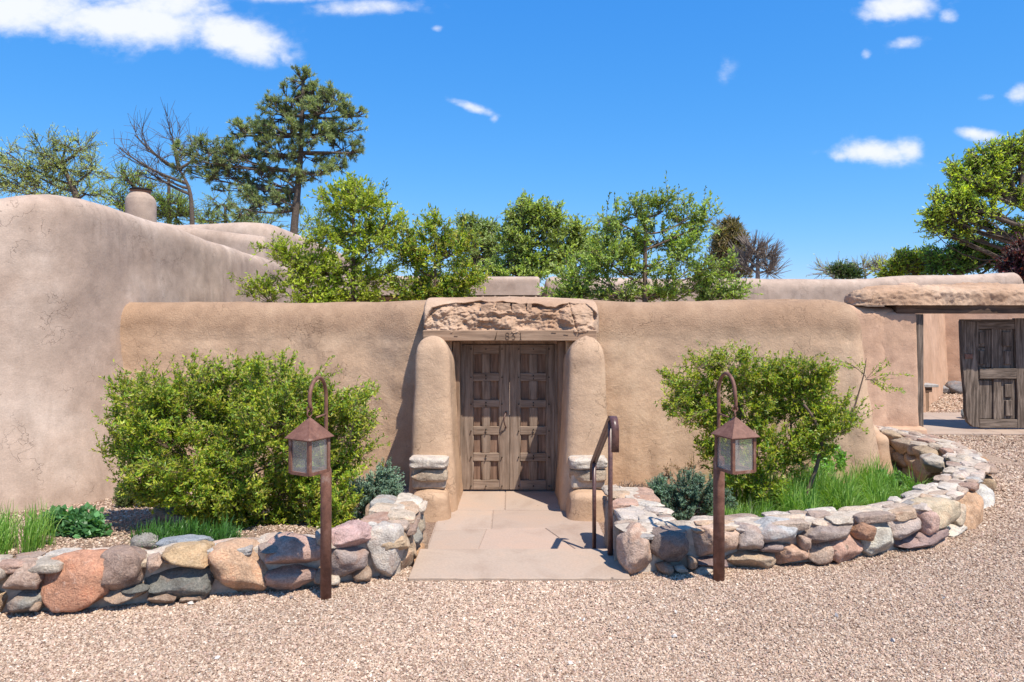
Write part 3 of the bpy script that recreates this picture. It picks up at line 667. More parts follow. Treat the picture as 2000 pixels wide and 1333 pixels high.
# door frame
for xc, w in ((-.612, .074), (.548, .076)):
    box('door_jamb', (xc, 7.955, (1.455+PZ)/2-.012), (w, .17, 1.455-PZ), M_FRAME, gw, .006)
box('door_stop', (.497, 8.03, .60), (.036, .06, 1.69), M_DOOR, gw, .002)
box('door_stop', (-.572, 8.08, .60), (.03, .06, 1.69), M_DOOR, gw, .002)
box('door_stop', (-.03, 8.12, 1.42), (1.07, .04, .06), M_DOOR, gw, .002)
box('door_stop', (-.029, 8.115, .18), (.05, .02, .84), M_DOOR, gw, .002)
box('door_head', (-.03, 7.99, 1.437), (1.09, .13, .036), M_FRAME, gw, .004)
DY = 8.07; SX = DY/FPX/3.92
def dz_(zy_): return CAM_H-((640+zy_/3.92)-HOR)*DY/FPX
def dx_(zx): return (850+zx/3.92-1000)*DY/FPX
for k, (xs, mir) in enumerate((((205, 290, 360, 418, 490, 569), 0), ((571.5, 650, 722, 780, 850, 915), 1))):
    leaf = thing('door_leaf', None, None); del_ = 0
    leaf.parent = gw; leaf.location = Vector((dx_(xs[0]), DY, PZ))-wloc(gw)
    X = [dx_(v) for v in xs]; zt, zb = dz_(130), dz_(1240)
    def piece(nm, x0, x1, z0, z1, yf, th_, m_, bev=.004):
        return box(nm, ((x0+x1)/2, yf+th_/2, (z0+z1)/2), (abs(x1-x0), th_, abs(z1-z0)), m_, leaf, bev)
    piece('stile', X[0], X[1], zb, zt, DY-.012, .05, M_DOOR); piece('stile', X[4], X[5], zb, zt, DY-.012, .05, M_DOOR)
    rails = [(130, 205), (350, 410), (553, 612), (757, 820), (960, 1022), (1168, 1240)]
    for a, b_ in rails: piece('rail', X[1]+.001, X[4]-.001, dz_(b_), dz_(a), DY-.014, .05, M_DOORH)
    for (a, b_), (c, d) in zip(rails[:-1], rails[1:]):
        piece('muntin', X[2], X[3], dz_(c)+.001, dz_(b_)-.001, DY-.010, .044, M_DOOR)
        for u, v in ((X[1], X[2]), (X[3], X[4])):
            piece('panel', u+.001, v-.001, dz_(c)+.001, dz_(b_)-.001, DY+.018, .016, M_PANEL, .002)
            zz0, zz1 = dz_(c), dz_(b_); nn = 9
            for ex in (u+.0035, v-.0035):                       # notched bead round each panel
                Vn, Fn = tube([(ex, DY-.004, zz0+.004), (ex, DY-.004, zz1-.004)], .0042, 5)
                mesh('bead', Vn, Fn, M_DOOR, leaf)
    for zc in (165, 380, 585, 790, 990, 1210):
        for xc in ((xs[0]+xs[1])/2+28, (xs[2]+xs[3])/2, (xs[4]+xs[5])/2-18 if not mir else xs[4]+20):
            for dd in ((-12, 12) if xc == (xs[2]+xs[3])/2 and 300 < zc < 1100 else (0,)):
                Vn, Fn = tube([(dx_(xc), DY-.010, dz_(zc+dd)), (dx_(xc), DY-.034, dz_(zc+dd))], [.0055, .0075], 6)
                mesh('nail', Vn, Fn, M_IRON, leaf)
    if not mir:
        hx, hz0, hz1 = dx_(548), dz_(650), dz_(760)
        t = np.linspace(0, 1, 14); pts = np.column_stack([hx-.012-.018*np.sin(t*np.pi), DY-.03-.045*np.sin(t*np.pi), hz0+(hz1-hz0)*t])
        Vn, Fn = tube(pts, .0065, 8); mesh('door_pull', Vn, Fn, M_RAIL, leaf)
        for zz in (hz0, hz1):
            Vn, Fn = tube([(hx-.01, DY-.008, zz), (hx-.01, DY-.03, zz)], [.013, .011], 8); mesh('pull_mount', Vn, Fn, M_RAIL, leaf)

# ================================================================== pale adobe buildings
hb = thing('adobe_building', 'large pale pink adobe building wing with sloping rounded parapet at the left edge', 'building', (-4.9, 9, PZ))
cl = [(-8.2, 6.75, 2.60), (-6.2, 6.98, 2.68), (-5.4, 7.10, 2.80), (-5.0, 7.2, 2.95), (-4.86, 7.42, 3.01), (-4.80, 7.8, 3.01), (-4.78, 8.5, 2.98), (-4.76, 10, 2.92), (-4.74, 11.5, 2.86), (-4.7, 13, 2.79), (-4.65, 14.3, 2.72), (-4.6, 16, 2.6)]
def resample(cl, n):
    C = np.array(cl); s = np.concatenate([[0], np.cumsum(np.hypot(*np.diff(C[:, :2], axis=0).T))]); S = np.linspace(0, s[-1], n)
    out = np.stack([np.interp(S, s, C[:, k]) for k in range(3)], 1)
    for _ in range(6): out[1:-1] = out[1:-1]*.5+(out[:-2]+out[2:])*.25
    return [tuple(r) for r in out]
grid_mesh('wall', adobe(resample(cl, 90), .50, -.35, .26, 2.5, .1, 3, .42, .05, 0, 2.4, ds=.04, dz=.045, und=.028, lump=.004, seed=21), M_HOUSE, hb)
# chimney
d = 13.0; c0 = W(275, 436, d); r = 27.5*d/FPX
Pc = []
prof = [(1, -1.0), (1, .0), (1.01, .22), (.99, .36), (.93, .44), (.80, .50), (.66, .535), (.62, .56)]
ch = thing('x', None, None); bpy.data.objects.remove(ch)
def lathe(c, prof, r, n=36, amp=.01, close=False):
    th = np.linspace(0, 2*np.pi, n, endpoint=False)
    P = np.array([[(c[0]+r*k*math.cos(t), c[1]+r*k*math.sin(t), c[2]+z) for k, z in prof] for t in th])
    return P
pf = [(a, b) for a, b in zip(np.interp(np.linspace(0, 7, 40), range(8), [q[0] for q in prof]), np.interp(np.linspace(0, 7, 40), range(8), [q[1] for q in prof]))]
Pc = lathe((c0[0], d, c0[2]), pf, r); Pc = Pc+fbm(Pc, 3, 3, 5)[..., None]*.012
chim = grid_mesh('chimney', Pc, M_HOUSE, hb)
capz = c0[2]+.56
Vc, Fc = join([tube([(c0[0], d, capz-.01), (c0[0], d, capz+.03), ], [r*.66, r*.70], 20)]); mesh('chimney_pot', Vc, Fc, simple('clay_rim', (.30, .15, .09), .8), chim)
Vc, Fc = tube([(c0[0], d, capz+.032), (c0[0], d, capz+.055)], [r*.76, r*.72], 20); mesh('chimney_cap', Vc, Fc, M_IRON, chim)
# low roof parapet behind it
cl = [(-13, 14.6, 3.5), (W(200, 415, 14.6)[0], 14.6, W(200, 415, 14.6)[2]), (W(330, 438, 14.6)[0], 14.6, W(330, 440, 14.6)[2]), (-5.0, 14.6, 3.3)]
grid_mesh('parapet', adobe(resample(cl, 20), .4, 1.2, .2, 2.2, .1, 3, ds=.12, dz=.12, und=.02, lump=.004, seed=25), M_HOUSE, hb)

h2 = thing('adobe_building', 'farther pale adobe building with a peaked parapet corner between the wing and the pine', 'building', (-6, 18, 0))
d1 = 16.5
cl = [tuple(W(x, y, d1)[:2])+(W(x, y, d1)[2],) for x, y in ((180, 444), (330, 441), (420, 437), (480, 434), (508, 434))]
e1 = cl[-1]
cl2 = cl+[(e1[0]+.12, d1+.5, e1[2]), (e1[0]+.12, d1+3, e1[2]-.06), (e1[0]+.12, d1+6, e1[2]-.1), (e1[0]+.12, d1+9, e1[2]-.2)]
grid_mesh('wall', adobe(resample(cl2, 70), .5, 0, .35, 2.2, .1, 3, .12, 0, 0, ds=.10, dz=.09, und=.03, lump=.006, seed=31), M_HOUSE, h2)

# back house across the courtyard
h3 = thing('adobe_house', 'long low pale adobe house with rounded parapet across the courtyard behind the garden wall', 'house', (4, 17.6, 0))
def BY(px, py, d=17.6): return ((px-1000)*d/FPX, d, CAM_H+(HOR-py)*d/FPX)
cl = [BY(1062, 541), BY(1200, 543), BY(1400, 545), BY(1500, 546), BY(1620, 546), BY(1700, 545), BY(1735, 541), BY(1770, 538), BY(1850, 538), BY(1930, 535), BY(1985, 534)]
grid_mesh('wall', adobe(cl, .6, -.1, .30, 2.3, .2, 3, .05, 0, 0, ds=.07, dz=.07, und=.03, lump=.006, seed=33), M_HOUSE, h3)
cl = [BY(560, 541), BY(800, 541), BY(930, 542), BY(1040, 542), BY(1053, 542)]
grid_mesh('portal_parapet', adobe([(c[0], c[1]-.3, c[2]) for c in cl], .5, 2.19, .14, 3, .1, 4, 0, 0, 0, ds=.08, dz=.05, und=.01, lump=.003, seed=34), M_HOUSE, h3)
grid_mesh('wall', adobe([(-5.5, 19.8, 2.5), (.9, 19.8, 2.5)], .4, -.1, .1, 3, .05, 4, ds=.2, dz=.2, und=.01, seed=35), M_HOUSE, h3)
box('portal_beam', (-2.5, 17.35, 2.165), (6.4, .22, .05), M_BEAM, h3, .01)
for px in (945, 968, 995, 1022, 1045):
    Vc, Fc = tube([(BY(px, 0)[0], 16.95, 2.14), (BY(px, 0)[0], 19.6, 2.14)], .035, 8); mesh('roof_beam', Vc, Fc, M_FRAME, h3)
box('roof', (3.3, 21.6, 2.2), (17.6, 7.6, .12), M_HOUSE, h3, .01)
# courtyard return wall seen through the gate
h4 = thing('courtyard_wall', 'shaded adobe courtyard wall with a corner seen through the open gate', 'adobe wall', (9.5, 15, 0))
cl = [(7.1, 12.9, 2.3), (7.95, 14.2, 2.3), (9.0, 15.6, 2.3), (9.85, 16.75, 2.3), (9.95, 16.8, 2.3), (11.0, 16.3, 2.3), (12.8, 15.6, 2.3), (15, 15.0, 2.3)]
grid_mesh('wall', adobe(cl, .4, -.1, .2, 2.2, .1, 3, .12, .1, 0, ds=.06, dz=.07, und=.03, lump=.006, seed=37), M_GATE, h4)

# ================================================================== gateway on the right
gy = thing('gateway', 'adobe gateway with eroded mud cap, dark timber beam and old plank gate', 'gateway', (6.5, 10.6, 0))
d = 10.6
def GX(px, dd=d): return (px-1000)*dd/FPX
def GZz(py, dd=d): return CAM_H-(py-HOR)*dd/FPX
grid_mesh('pier', adobe([(4.3, 10.45, 1.93), (GX(1690), 10.58, 1.86), (GX(1735), 10.68, 1.86)], .5, -.05, .14, 2.4, .08, 4, .05, .0, .05, ds=.035, dz=.035, und=.02, lump=.006, seed=41), M_GATE, gy)
grid_mesh('pier', adobe([(GX(1700), 10.66, GZz(606)), (GX(1777), 10.66, GZz(606))], .56, -.05, .10, 2.6, .07, 4, .03, .0, .05, ds=.025, dz=.03, und=.01, lump=.006, seed=42), M_GATE, gy)
grid_mesh('pier_foot', adobe([(GX(1705), 10.55, .13), (GX(1787), 10.55, .12)], .6, -.05, .05, 2.6, .07, 4, .03, .0, .03, ds=.03, dz=.02, und=.01, lump=.004, seed=43), M_GATE, gy)
def erode(P, N):
    q = P.reshape(-1, 3); n = (fbm(q*[.6, 1, 1], 5, 6, 61, .66)*.020+fbm(q, 26, 3, 62)*.008).reshape(P.shape[:2])
    und_ = np.clip((1.93-P[..., 2])/.15, 0, 1); k = P.copy()
    m = np.ones(P.shape[:2]); m[:, -1] = .3
    k += N*(n*m)[..., None]
    return k
cl = [(GX(1648), 10.5, GZz(574)), (GX(1675), 10.52, GZz(564)), (GX(1710), 10.54, GZz(558)), (GX(1800), 10.56, GZz(557)), (GX(1900), 10.6, GZz(555)), (GX(2000), 10.6, GZz(556)), (GX(2150), 10.6, GZz(556)), (GX(2400), 10.6, GZz(556))]
cap = grid_mesh('mud_cap', adobe(cl, .56, GZz(597), .17, 2.2, .25, 2.4, 0, 0, 0, ds=.018, dz=.018, und=.03, lump=.012, seed=44, post=erode), M_ADOBE_D, gy)
Vb, Fb = (np.array([(GX(1650), 10.3, GZz(598)), (GX(2400), 10.3, GZz(598)), (GX(2400), 10.95, GZz(598)), (GX(1650), 10.95, GZz(598))]), np.array([[0, 3, 2, 1]]))
box('gate_beam', ((GX(1735)+GX(2420))/2, 10.55, (GZz(596)+GZz(613))/2), (GX(2420)-GX(1735), .34, GZz(596)-GZz(613)), M_BEAM, gy, .01)
box('gate_post', ((GX(1770)+GX(1790))/2, 10.52, (GZz(614)+.01)/2), (GX(1790)-GX(1770), .22, GZz(614)-.01), M_OLD, gy, .01)
grid_mesh('pier', adobe([(GX(2095), 10.66, 1.9), (GX(2400), 10.66, 1.9)], .56, -.05, .10, 2.6, .07, 4, .03, .0, .05, ds=.06, dz=.06, und=.01, lump=.006, seed=46), M_GATE, gy)
# open leaf seen edge-on at the post
lf = thing('gate_leaf', None, None); lf.parent = gy; lf.location = Vector((GX(1794), 10.75, 0))-wloc(gy)
box('plank', (GX(1794), 10.98, (GZz(621)+.03)/2+.02), (.055, .55, GZz(621)-.05), M_OLD, lf, .008)
box('plank', (GX(1798)+.01, 11.42, (GZz(621)+.03)/2+.02), (.045, .30, GZz(628)-.07), M_OLD, lf, .008)
# closed leaf with framed panels
lf = thing('gate_leaf', None, None); lf.parent = gy; lf.location = Vector((GX(1885), 10.76, 0))-wloc(gy); lf['label'] = 'weathered gate leaf with raised panels and a sagging rounded lower corner'
ld = 10.76; sx = 1143/240.
def LX(zx): return (1760+zx/sx-1000)*ld/FPX
def LZ(zz): return CAM_H-((580+zz/sx)-HOR)*ld/FPX
def gp_(nm, x0, x1, z0, z1, yf, th_, m_, wob=.004):
    return box(nm, ((LX(x0)+LX(x1))/2, ld+yf+th_/2, (LZ(z0)+LZ(z1))/2), (abs(LX(x1)-LX(x0)), th_, abs(LZ(z1)-LZ(z0))), m_, lf, .006)
def plank_poly(nm, pts, yf, th_, m_):
    bm = bmesh.new(); vs = [bm.verts.new((LX(a), ld+yf, LZ(b))) for a, b in pts]; f = bm.faces.new(vs)
    r = bmesh.ops.extrude_face_region(bm, geom=[f]); bmesh.ops.translate(bm, verts=[v for v in r['geom'] if isinstance(v, bmesh.types.BMVert)], vec=(0, th_, 0))
    bmesh.ops.recalc_face_normals(bm, faces=bm.faces); bmesh.ops.bevel(bm, geom=bm.edges[:], offset=.005, segments=1, affect='EDGES')
    me = bpy.data.meshes.new(nm); bm.to_mesh(me); bm.free(); me.materials.append(m_); o = link(nm, me, lf); o.location = -wloc(lf); return o
plank_poly('stile', [(557, 225), (722, 232), (720, 700), (735, 900), (730, 1215), (672, 1212), (620, 1165), (600, 1060), (600, 930), (572, 640)], 0, .07, M_OLD)
plank_poly('stile', [(1060, 200), (1230, 200), (1230, 1222), (1085, 1222), (1085, 900), (1068, 600)], 0, .07, M_OLD)
gp_('rail', 560, 1060, 210, 300, .004, .06, M_OLDH); gp_('rail', 724, 1068, 668, 762, -.02, .08, M_OLDH); gp_('rail', 730, 1083, 1142, 1222, -.004, .07, M_OLDH)
gp_('muntin', 848, 915, 300, 668, .010, .05, M_OLD); gp_('muntin', 862, 935, 762, 1142, .006, .05, M_OLD)
for a in ((722, 790, 310, 465), (722, 800, 478, 655), (790, 848, 305, 660), (740, 858, 780, 1138)): gp_('panel', *a, .03, .03, M_OLD)
for a in ((918, 1060, 300, 668), (938, 1075, 768, 1140)): gp_('panel', *a, .035, .02, M_OLD)
for a in ((950, 1035, 325, 460), (968, 1030, 505, 630), (972, 1040, 815, 935), (978, 1045, 965, 1110), (735, 780, 330, 440), (735, 790, 500, 630)): gp_('raised_panel', *a, .012, .03, M_OLD)
gp_('backing_board', 700, 1085, 240, 1200, .055, .02, M_OLD)
gp_('latch', 590, 665, 530, 575, -.012, .02, M_RUST)
for i in range(5):
    x0 = GX(2010)+.12+i*.115 
box('plank', (GX(2040), 10.80, .80), (.30, .06, 1.55), M_OLD, lf, .008)

# bench and stones in the courtyard
bn = thing('bench', 'dark wooden bench end with a pale plank top just inside the gate', 'bench', (7.3, 13, 0))
box('bench_top', (7.27, 13.0, .455), (.74, .34, .05), simple('grey_plank', (.35, .33, .31), .8, 0, 20), bn, .006)
box('bench_apron', (7.24, 13.0, .385), (.60, .28, .085), M_BEAM, bn, .005)
for x in (7.0, 7.44): box('bench_leg', (x, 13.0, .17), (.10, .26, .345), M_FRAME, bn, .005)
for i, (px, py, w, h, c, lb) in enumerate(((1838, 757, 46, 26, (.22, .21, .21), 'dark rounded rock at the foot of the courtyard wall, largest of the pile'), (1812, 745, 30, 16, (.30, .28, .27), 'grey rock at the left end of the pile inside the courtyard'),
        (1862, 764, 26, 20, (.20, .19, .19), 'small dark rock at the right end of the pile inside the courtyard'), (1885, 815, 24, 26, (.30, .30, .27), 'mossy grey stone beside the lower corner of the plank gate'))):
    dd = 16.4 if i < 3 else 11.9; p_ = W(px, py, dd); hw = w*dd/FPX/2; hh = h*dd/FPX/2
    o = stone((p_[0], dd-.6 if i < 3 else dd, hh*.8), (hw, hw*.7, hh), .3*i, c, None, 's', 0, 'rock'); meta(o, lb, 'rock', 'rocks in the courtyard')
# ================================================================== low stone walls
def poly_at(pl, px):
    """where the bearing px meets the plan polyline"""
    p = np.array(pl, float); k = (px-1000)/FPX
    f = p[:, 0]-k*p[:, 1]
    for i in range(len(p)-1):
        if f[i]*f[i+1] <= 0:
            t = f[i]/(f[i]-f[i+1]+1e-12); q = p[i]+(p[i+1]-p[i])*t; d = p[i+1]-p[i]
            return q, math.atan2(d[1], d[0])
    return None
def face_stones(lst, pl, par, depth=.15, inward=1):
    for (x0, y0, x1, y1, col, kd) in lst:
        r = poly_at(pl, (x0+x1)/2)
        if r is None: print('miss', x0, x1); continue
        q, a = r; d = q[1]; w = (x1-x0)*d/FPX/2/max(.35, abs(math.cos(a)+math.sin(a)*(-(x0+x1-2000)/2/FPX)))
        h = (y1-y0)*d/FPX/2; z = CAM_H-((y0+y1)/2-HOR)*d/FPX
        dp = min(depth, max(.05, (w+h)*.8)); n = np.array([-math.sin(a), math.cos(a)])*inward
        c = q+n*(dp-.025)
        stone((c[0], c[1], z), (w*1.08, dp, h*1.09), a, col, par, kd, 0)
PINK = (.47, .335, .255); TAN = (.51, .375, .245); GREY = (.27, .25, .215); MAUVE = (.35, .245, .19); ORANGE = (.52, .31, .17); PALE = (.54, .46, .365)
WHITE = (.60, .54, .46); BROWN = (.37, .265, .19); SLATE = (.175, .17, .15); CREAM = (.55, .45, .33)
lw = thing('stone_wall', 'low dry fieldstone retaining wall left of the entry step, with a big pale boulder at its corner', 'stone wall', (-1.8, 4.6, 0))
face_stones([
 (0,1110,72,1168,PINK,'b'),(5,1160,85,1206,GREY,'r'),(70,1098,202,1202,(.56,.29,.18),'b'),(190,1083,291,1157,MAUVE,'b'),(286,1085,318,1119,PINK,'r'),
 (317,1073,419,1124,(.54,.38,.22),'b'),(279,1118,413,1175,SLATE,'b'),(404,1073,523,1174,(.55,.36,.23),'b'),(200,1153,290,1180,(.36,.26,.19),'b'),
 (285,1160,350,1182,BROWN,'b'),(345,1164,405,1182,BROWN,'s'),(517,1058,628,1113,(.50,.33,.26),'b'),(517,1110,619,1164,(.43,.29,.23),'b'),
 (646,1033,742,1078,(.55,.37,.33),'r'),(626,1072,722,1139,(.36,.29,.26),'r'),(718,1038,801,1140,(.55,.49,.42),'r'),
 (613,1112,640,1142,BROWN,'s'),(694,1113,728,1141,BROWN,'s'),(640,1128,665,1146,PALE,'s'),(235,1149,290,1162,SLATE,'s'),(-70,1105,0,1160,PALE,'b'),(-70,1158,4,1208,TAN,'r'),
 (-190,1100,-70,1205,ORANGE,'b'),(-320,1100,-190,1205,MAUVE,'b'),(-430,1100,-320,1205,GREY,'b'),(55,1180,75,1196,BROWN,'s'),(620,1040,650,1075,PALE,'s')],
 LO, lw)
rw = thing('stone_wall', 'low fieldstone retaining wall that curves round the right garden bed to the adobe wall', 'stone wall', (3, 5.2, 0))
face_stones([
 (1227,1037,1289,1132,(.52,.37,.28),'r'),(1281,1044,1354,1112,(.25,.19,.16),'r'),(1352,1032,1450,1094,(.55,.40,.30),'r'),(1448,1033,1493,1086,(.40,.33,.29),'b'),
 (1481,1021,1582,1067,(.46,.45,.43),'r'),(1579,1026,1686,1066,(.33,.26,.22),'r'),(1682,1024,1717,1063,(.42,.24,.15),'r'),(1698,1020,1770,1094,(.56,.52,.43),'r'),
 (1757,1008,1828,1058,(.46,.37,.32),'r'),(1422,1080,1522,1117,(.44,.33,.23),'r'),(1514,1070,1590,1110,(.57,.37,.26),'r'),(1585,1063,1630,1104,(.46,.34,.26),'b'),
 (1628,1048,1703,1102,(.56,.35,.26),'r'),(1491,1064,1533,1086,(.33,.25,.22),'s'),(1566,1050,1590,1078,PINK,'s'),(1622,1062,1660,1082,BROWN,'s'),
 (1827,980,1885,1036,(.55,.45,.31),'b'),(1818,1000,1836,1045,(.55,.37,.30),'b'),(1873,984,1899,1034,CREAM,'r'),(1884,970,1930,1040,(.56,.36,.22),'b'),
 (1922,955,1952,1018,(.58,.55,.50),'b'),(1942,925,1960,1000,(.5,.38,.3),'b'),
 (1290,1103,1322,1124,BROWN,'s'),(1345,1090,1367,1114,BROWN,'s'),(1362,1096,1428,1112,(.27,.19,.17),'b'),(1360,1108,1400,1126,PALE,'s'),(1322,1108,1346,1122,PALE,'s'),
 (1768,1052,1830,1076,(.34,.24,.22),'b'),(1812,1036,1860,1062,(.31,.22,.2),'b'),(1858,1030,1894,1054,WHITE,'r'),(1826,1052,1858,1072,(.46,.33,.26),'s'),(1228,1110,1240,1128,BROWN,'s')],
 RO, rw)
RI = offset(RO, .40)
ib = (.40, .30, .20)
face_stones([(1738,843,1776,866,ib,'b'),(1767,853,1806,892,(.42,.33,.24),'b'),(1801,865,1818,892,(.46,.38,.30),'r'),(1740,865,1776,901,(.40,.29,.19),'r'),
 (1768,884,1801,920,(.33,.27,.20),'r'),(1795,886,1819,926,(.38,.29,.20),'r'),(1818,870,1836,905,ib,'b'),(1819,894,1850,946,(.38,.29,.2),'r'),(1738,893,1764,925,(.3,.25,.2),'r'),
 (1757,905,1786,938,(.31,.25,.2),'r'),(1783,912,1812,940,(.28,.22,.18),'r'),(1806,925,1832,955,(.35,.27,.2),'r'),(1833,885,1852,925,(.46,.4,.33),'b'),(1740,918,1764,945,ib,'s'),(1782,935,1812,958,ib,'s'),(1826,948,1850,972,(.4,.28,.25),'s')],
 RI[::-1], rw, .12, -1)
def fill(pl, z0, z1, par, cols, size=.2, inward=1, s0=0, s1=1e9, kinds='rb', dp=.11):
    p = np.array(pl, float); s = np.concatenate([[0], np.cumsum(np.hypot(*np.diff(p, axis=0).T))])
    z = z0
    while z < z1-.03:
        h = min(rnd.uniform(.75, 1.2)*size*.75, z1-z)
        if z1-z-h < .06: h = z1-z
        t = max(s0, 0)+rnd.uniform(0, .05)
        while t < min(s1, s[-1]):
            w = rnd.uniform(.7, 1.4)*size; q = np.array([np.interp(t+w/2, s, p[:, k]) for k in (0, 1)]); i = min(len(p)-2, max(0, np.searchsorted(s, t+w/2)-1))
            dd = p[i+1]-p[i]; a = math.atan2(dd[1], dd[0]); n = np.array([-math.sin(a), math.cos(a)])*inward
            c = q+n*(dp-.02); col = shade(rnd.choice(cols), .8, 1.12)
            stone((c[0], c[1], z+h/2), (w/2*1.09, dp, h/2*1.1), a, col, par, rnd.choice(kinds)); t += w
        z += h
COLS = [PINK, TAN, GREY, MAUVE, ORANGE, PALE, BROWN, CREAM]
WARM = [TAN, ORANGE, CREAM, PALE, PINK, WHITE]
# wall faces that flank the path
LS = [(-.705, 4.88), (-.70, 5.95)]; RS = [(.80, 4.95), (.80, 6.2)]
fill(LS[::-1], PZ, .24, lw, COLS, .24, -1 if False else -1, 0, 9)
fill(RS, PZ, .24, rw, [TAN, BROWN, CREAM, PALE, (.45, .36, .28)], .27, -1)
stone((.855, 5.03, .10), (.09, .10, .165), 0, (.56, .42, .24), rw, 'b')
stone((.86, 6.0, -.03), (.08, .14, .22), 0, (.43, .35, .27), rw, 'b'); stone((.86, 5.55, .0), (.08, .13, .24), 0, (.38, .33, .29), rw, 'b')
# far outer side of the curve, and inner sides above the soil
p = np.array(RO); s_ = np.concatenate([[0], np.cumsum(np.hypot(*np.diff(p, axis=0).T))])
fill(RO, GZ, .25, rw, WARM, .2, 1, s_[9]-.1, s_[-1])
fill(RI, -.16, .23, rw, COLS, .22, -1, .6, s_[8])
fill(offset(LO, .34), -.02, .22, lw, COLS, .24, -1)
# flat top stones bedded in lime
def caps(pl, width, z, par, n_rows=2, off=0.):
    p = np.array(pl, float); s = np.concatenate([[0], np.cumsum(np.hypot(*np.diff(p, axis=0).T))])
    cc = [WHITE, PALE, (.56, .49, .42), (.52, .40, .31), (.50, .33, .25), (.47, .44, .40), (.55, .45, .34), (.56, .47, .39), (.42, .38, .345), (.54, .39, .27), (.40, .30, .24)]
    for r_ in range(n_rows):
        t = rnd.uniform(0, .08); lat = (r_+.5)/n_rows*width
        while t < s[-1]:
            w = rnd.uniform(.15, .36); i = min(len(p)-2, max(0, np.searchsorted(s, t+w/2)-1)); dd = p[i+1]-p[i]; a = math.atan2(dd[1], dd[0])
            q = np.array([np.interp(t+w/2, s, p[:, k]) for k in (0, 1)])+np.array([-math.sin(a), math.cos(a)])*(lat+rnd.uniform(-.02, .02)+off)
            stone((q[0], q[1], z+rnd.uniform(-.012, .014)), (w/2*.98, width/n_rows/2*rnd.uniform(.95, 1.25), rnd.uniform(.026, .036)), a+rnd.uniform(-.12, .12), shade(rnd.choice(cc), .85, 1.08), par, rnd.choice('bbf'), 0, 'cap_stone')
            t += w*rnd.uniform(.98, 1.1)
caps(LO[:-1], .30, .245, lw, 2, .04); caps(RO, .34, .245, rw, 3, .05)
caps([(-.86+.14, 4.95), (-.86+.14, 5.75)], .36, .245, lw, 2, .0); caps([(.83+.36, 5.0), (.83+.36, 6.05)], .38, .24, rw, 2, .0)
for k_ in range(5):
    stone((-.80-.085*k_, 5.90, .17-.02*k_), (.07, .09, .09), 0, shade(rnd.choice([TAN, PALE, PINK]), .9, 1.05), lw, 'b'); stone((.88+.085*k_, 6.17, .14-.02*k_), (.07, .08, .10), 0, shade(rnd.choice([TAN, CREAM, PALE]), .9, 1.05), rw, 'b')
# lime core between the stones
def core(pl, width, z0, z1, par, off=.0):
    a = offset(pl, .10+off); b_ = offset(pl, width-.09+off); n = len(a)
    # dense, bumpy strip
    S = np.linspace(0, n-1, n*14); f = lambda q: np.stack([np.interp(S, range(n), q[:, k]) for k in (0, 1)], 1)
    A, B = f(a), f(b_); m_ = 10; rows = []
    K = [(0, z0), (0, z1-.02)]+[(k/m_, z1) for k in range(m_+1)]+[(1, z1-.02), (1, z0)]
    P = np.zeros((len(S), len(K), 3))
    for j, (k, z) in enumerate(K): P[:, j, :2] = A*(1-k)+B*k; P[:, j, 2] = z
    P[..., 2] += (fbm(P, 9, 4, 71)*.014)*(P[..., 2] > z1-.1)
    ns, nt_ = P.shape[:2]; I = np.arange(ns*nt_).reshape(ns, nt_)
    F = np.stack([I[:-1, :-1], I[1:, :-1], I[1:, 1:], I[:-1, 1:]], -1).reshape(-1, 4)
    mesh('mortar', P.reshape(-1, 3), F, M_MORTAR, par)
core(LO, .34, -.05, .262, lw); core(RO, .40, -.28, .262, rw); core([(-.72, 4.9), (-.72, 5.4), (-.72, 5.92)], .30, PZ-.02, .262, lw); core([(1.17, 4.9), (1.17, 5.6), (1.17, 6.15)], .34, PZ-.02, .262, rw)
# adobe lump closing the stone wall against the garden wall
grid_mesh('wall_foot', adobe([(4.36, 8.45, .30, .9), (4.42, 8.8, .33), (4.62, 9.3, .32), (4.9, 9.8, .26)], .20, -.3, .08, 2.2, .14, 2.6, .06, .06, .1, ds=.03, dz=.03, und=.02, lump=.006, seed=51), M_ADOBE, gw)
# loose rocks in the beds
for (px, py, w, h, d, c, lb) in ((335, 1008, 110, 48, 6.0, (.28, .24, .20), 'flat grey brown boulder half under the left bush'), (292, 1062, 70, 40, 4.9, (.34, .31, .27), 'grey rock behind the stone wall among dark grass'),  # boulder colour darkened in place of the bush's shade on it
        (358, 1063, 110, 26, 4.75, (.30, .32, .34), 'long blue grey rock lying on top of the stone wall under the bush'), (683, 1026, 34, 16, 5.0, (.50, .47, .44), 'small pale grey rock on the stone wall behind the pink stone'),
        (724, 1026, 26, 14, 5.0, (.58, .54, .48), 'small whitish rock on the stone wall beside the juniper'), (1205, 955, 40, 18, 6.9, (.55, .40, .30), 'flat pinkish rock in front of the dry twiggy plant')):
    p_ = W(px, py, d); o = stone(p_, (w*d/FPX/2, w*d/FPX/2*.6, h*d/FPX/2), rnd.uniform(-.3, .3), c, None, 'r', 0, 'rock'); meta(o, lb, 'rock')

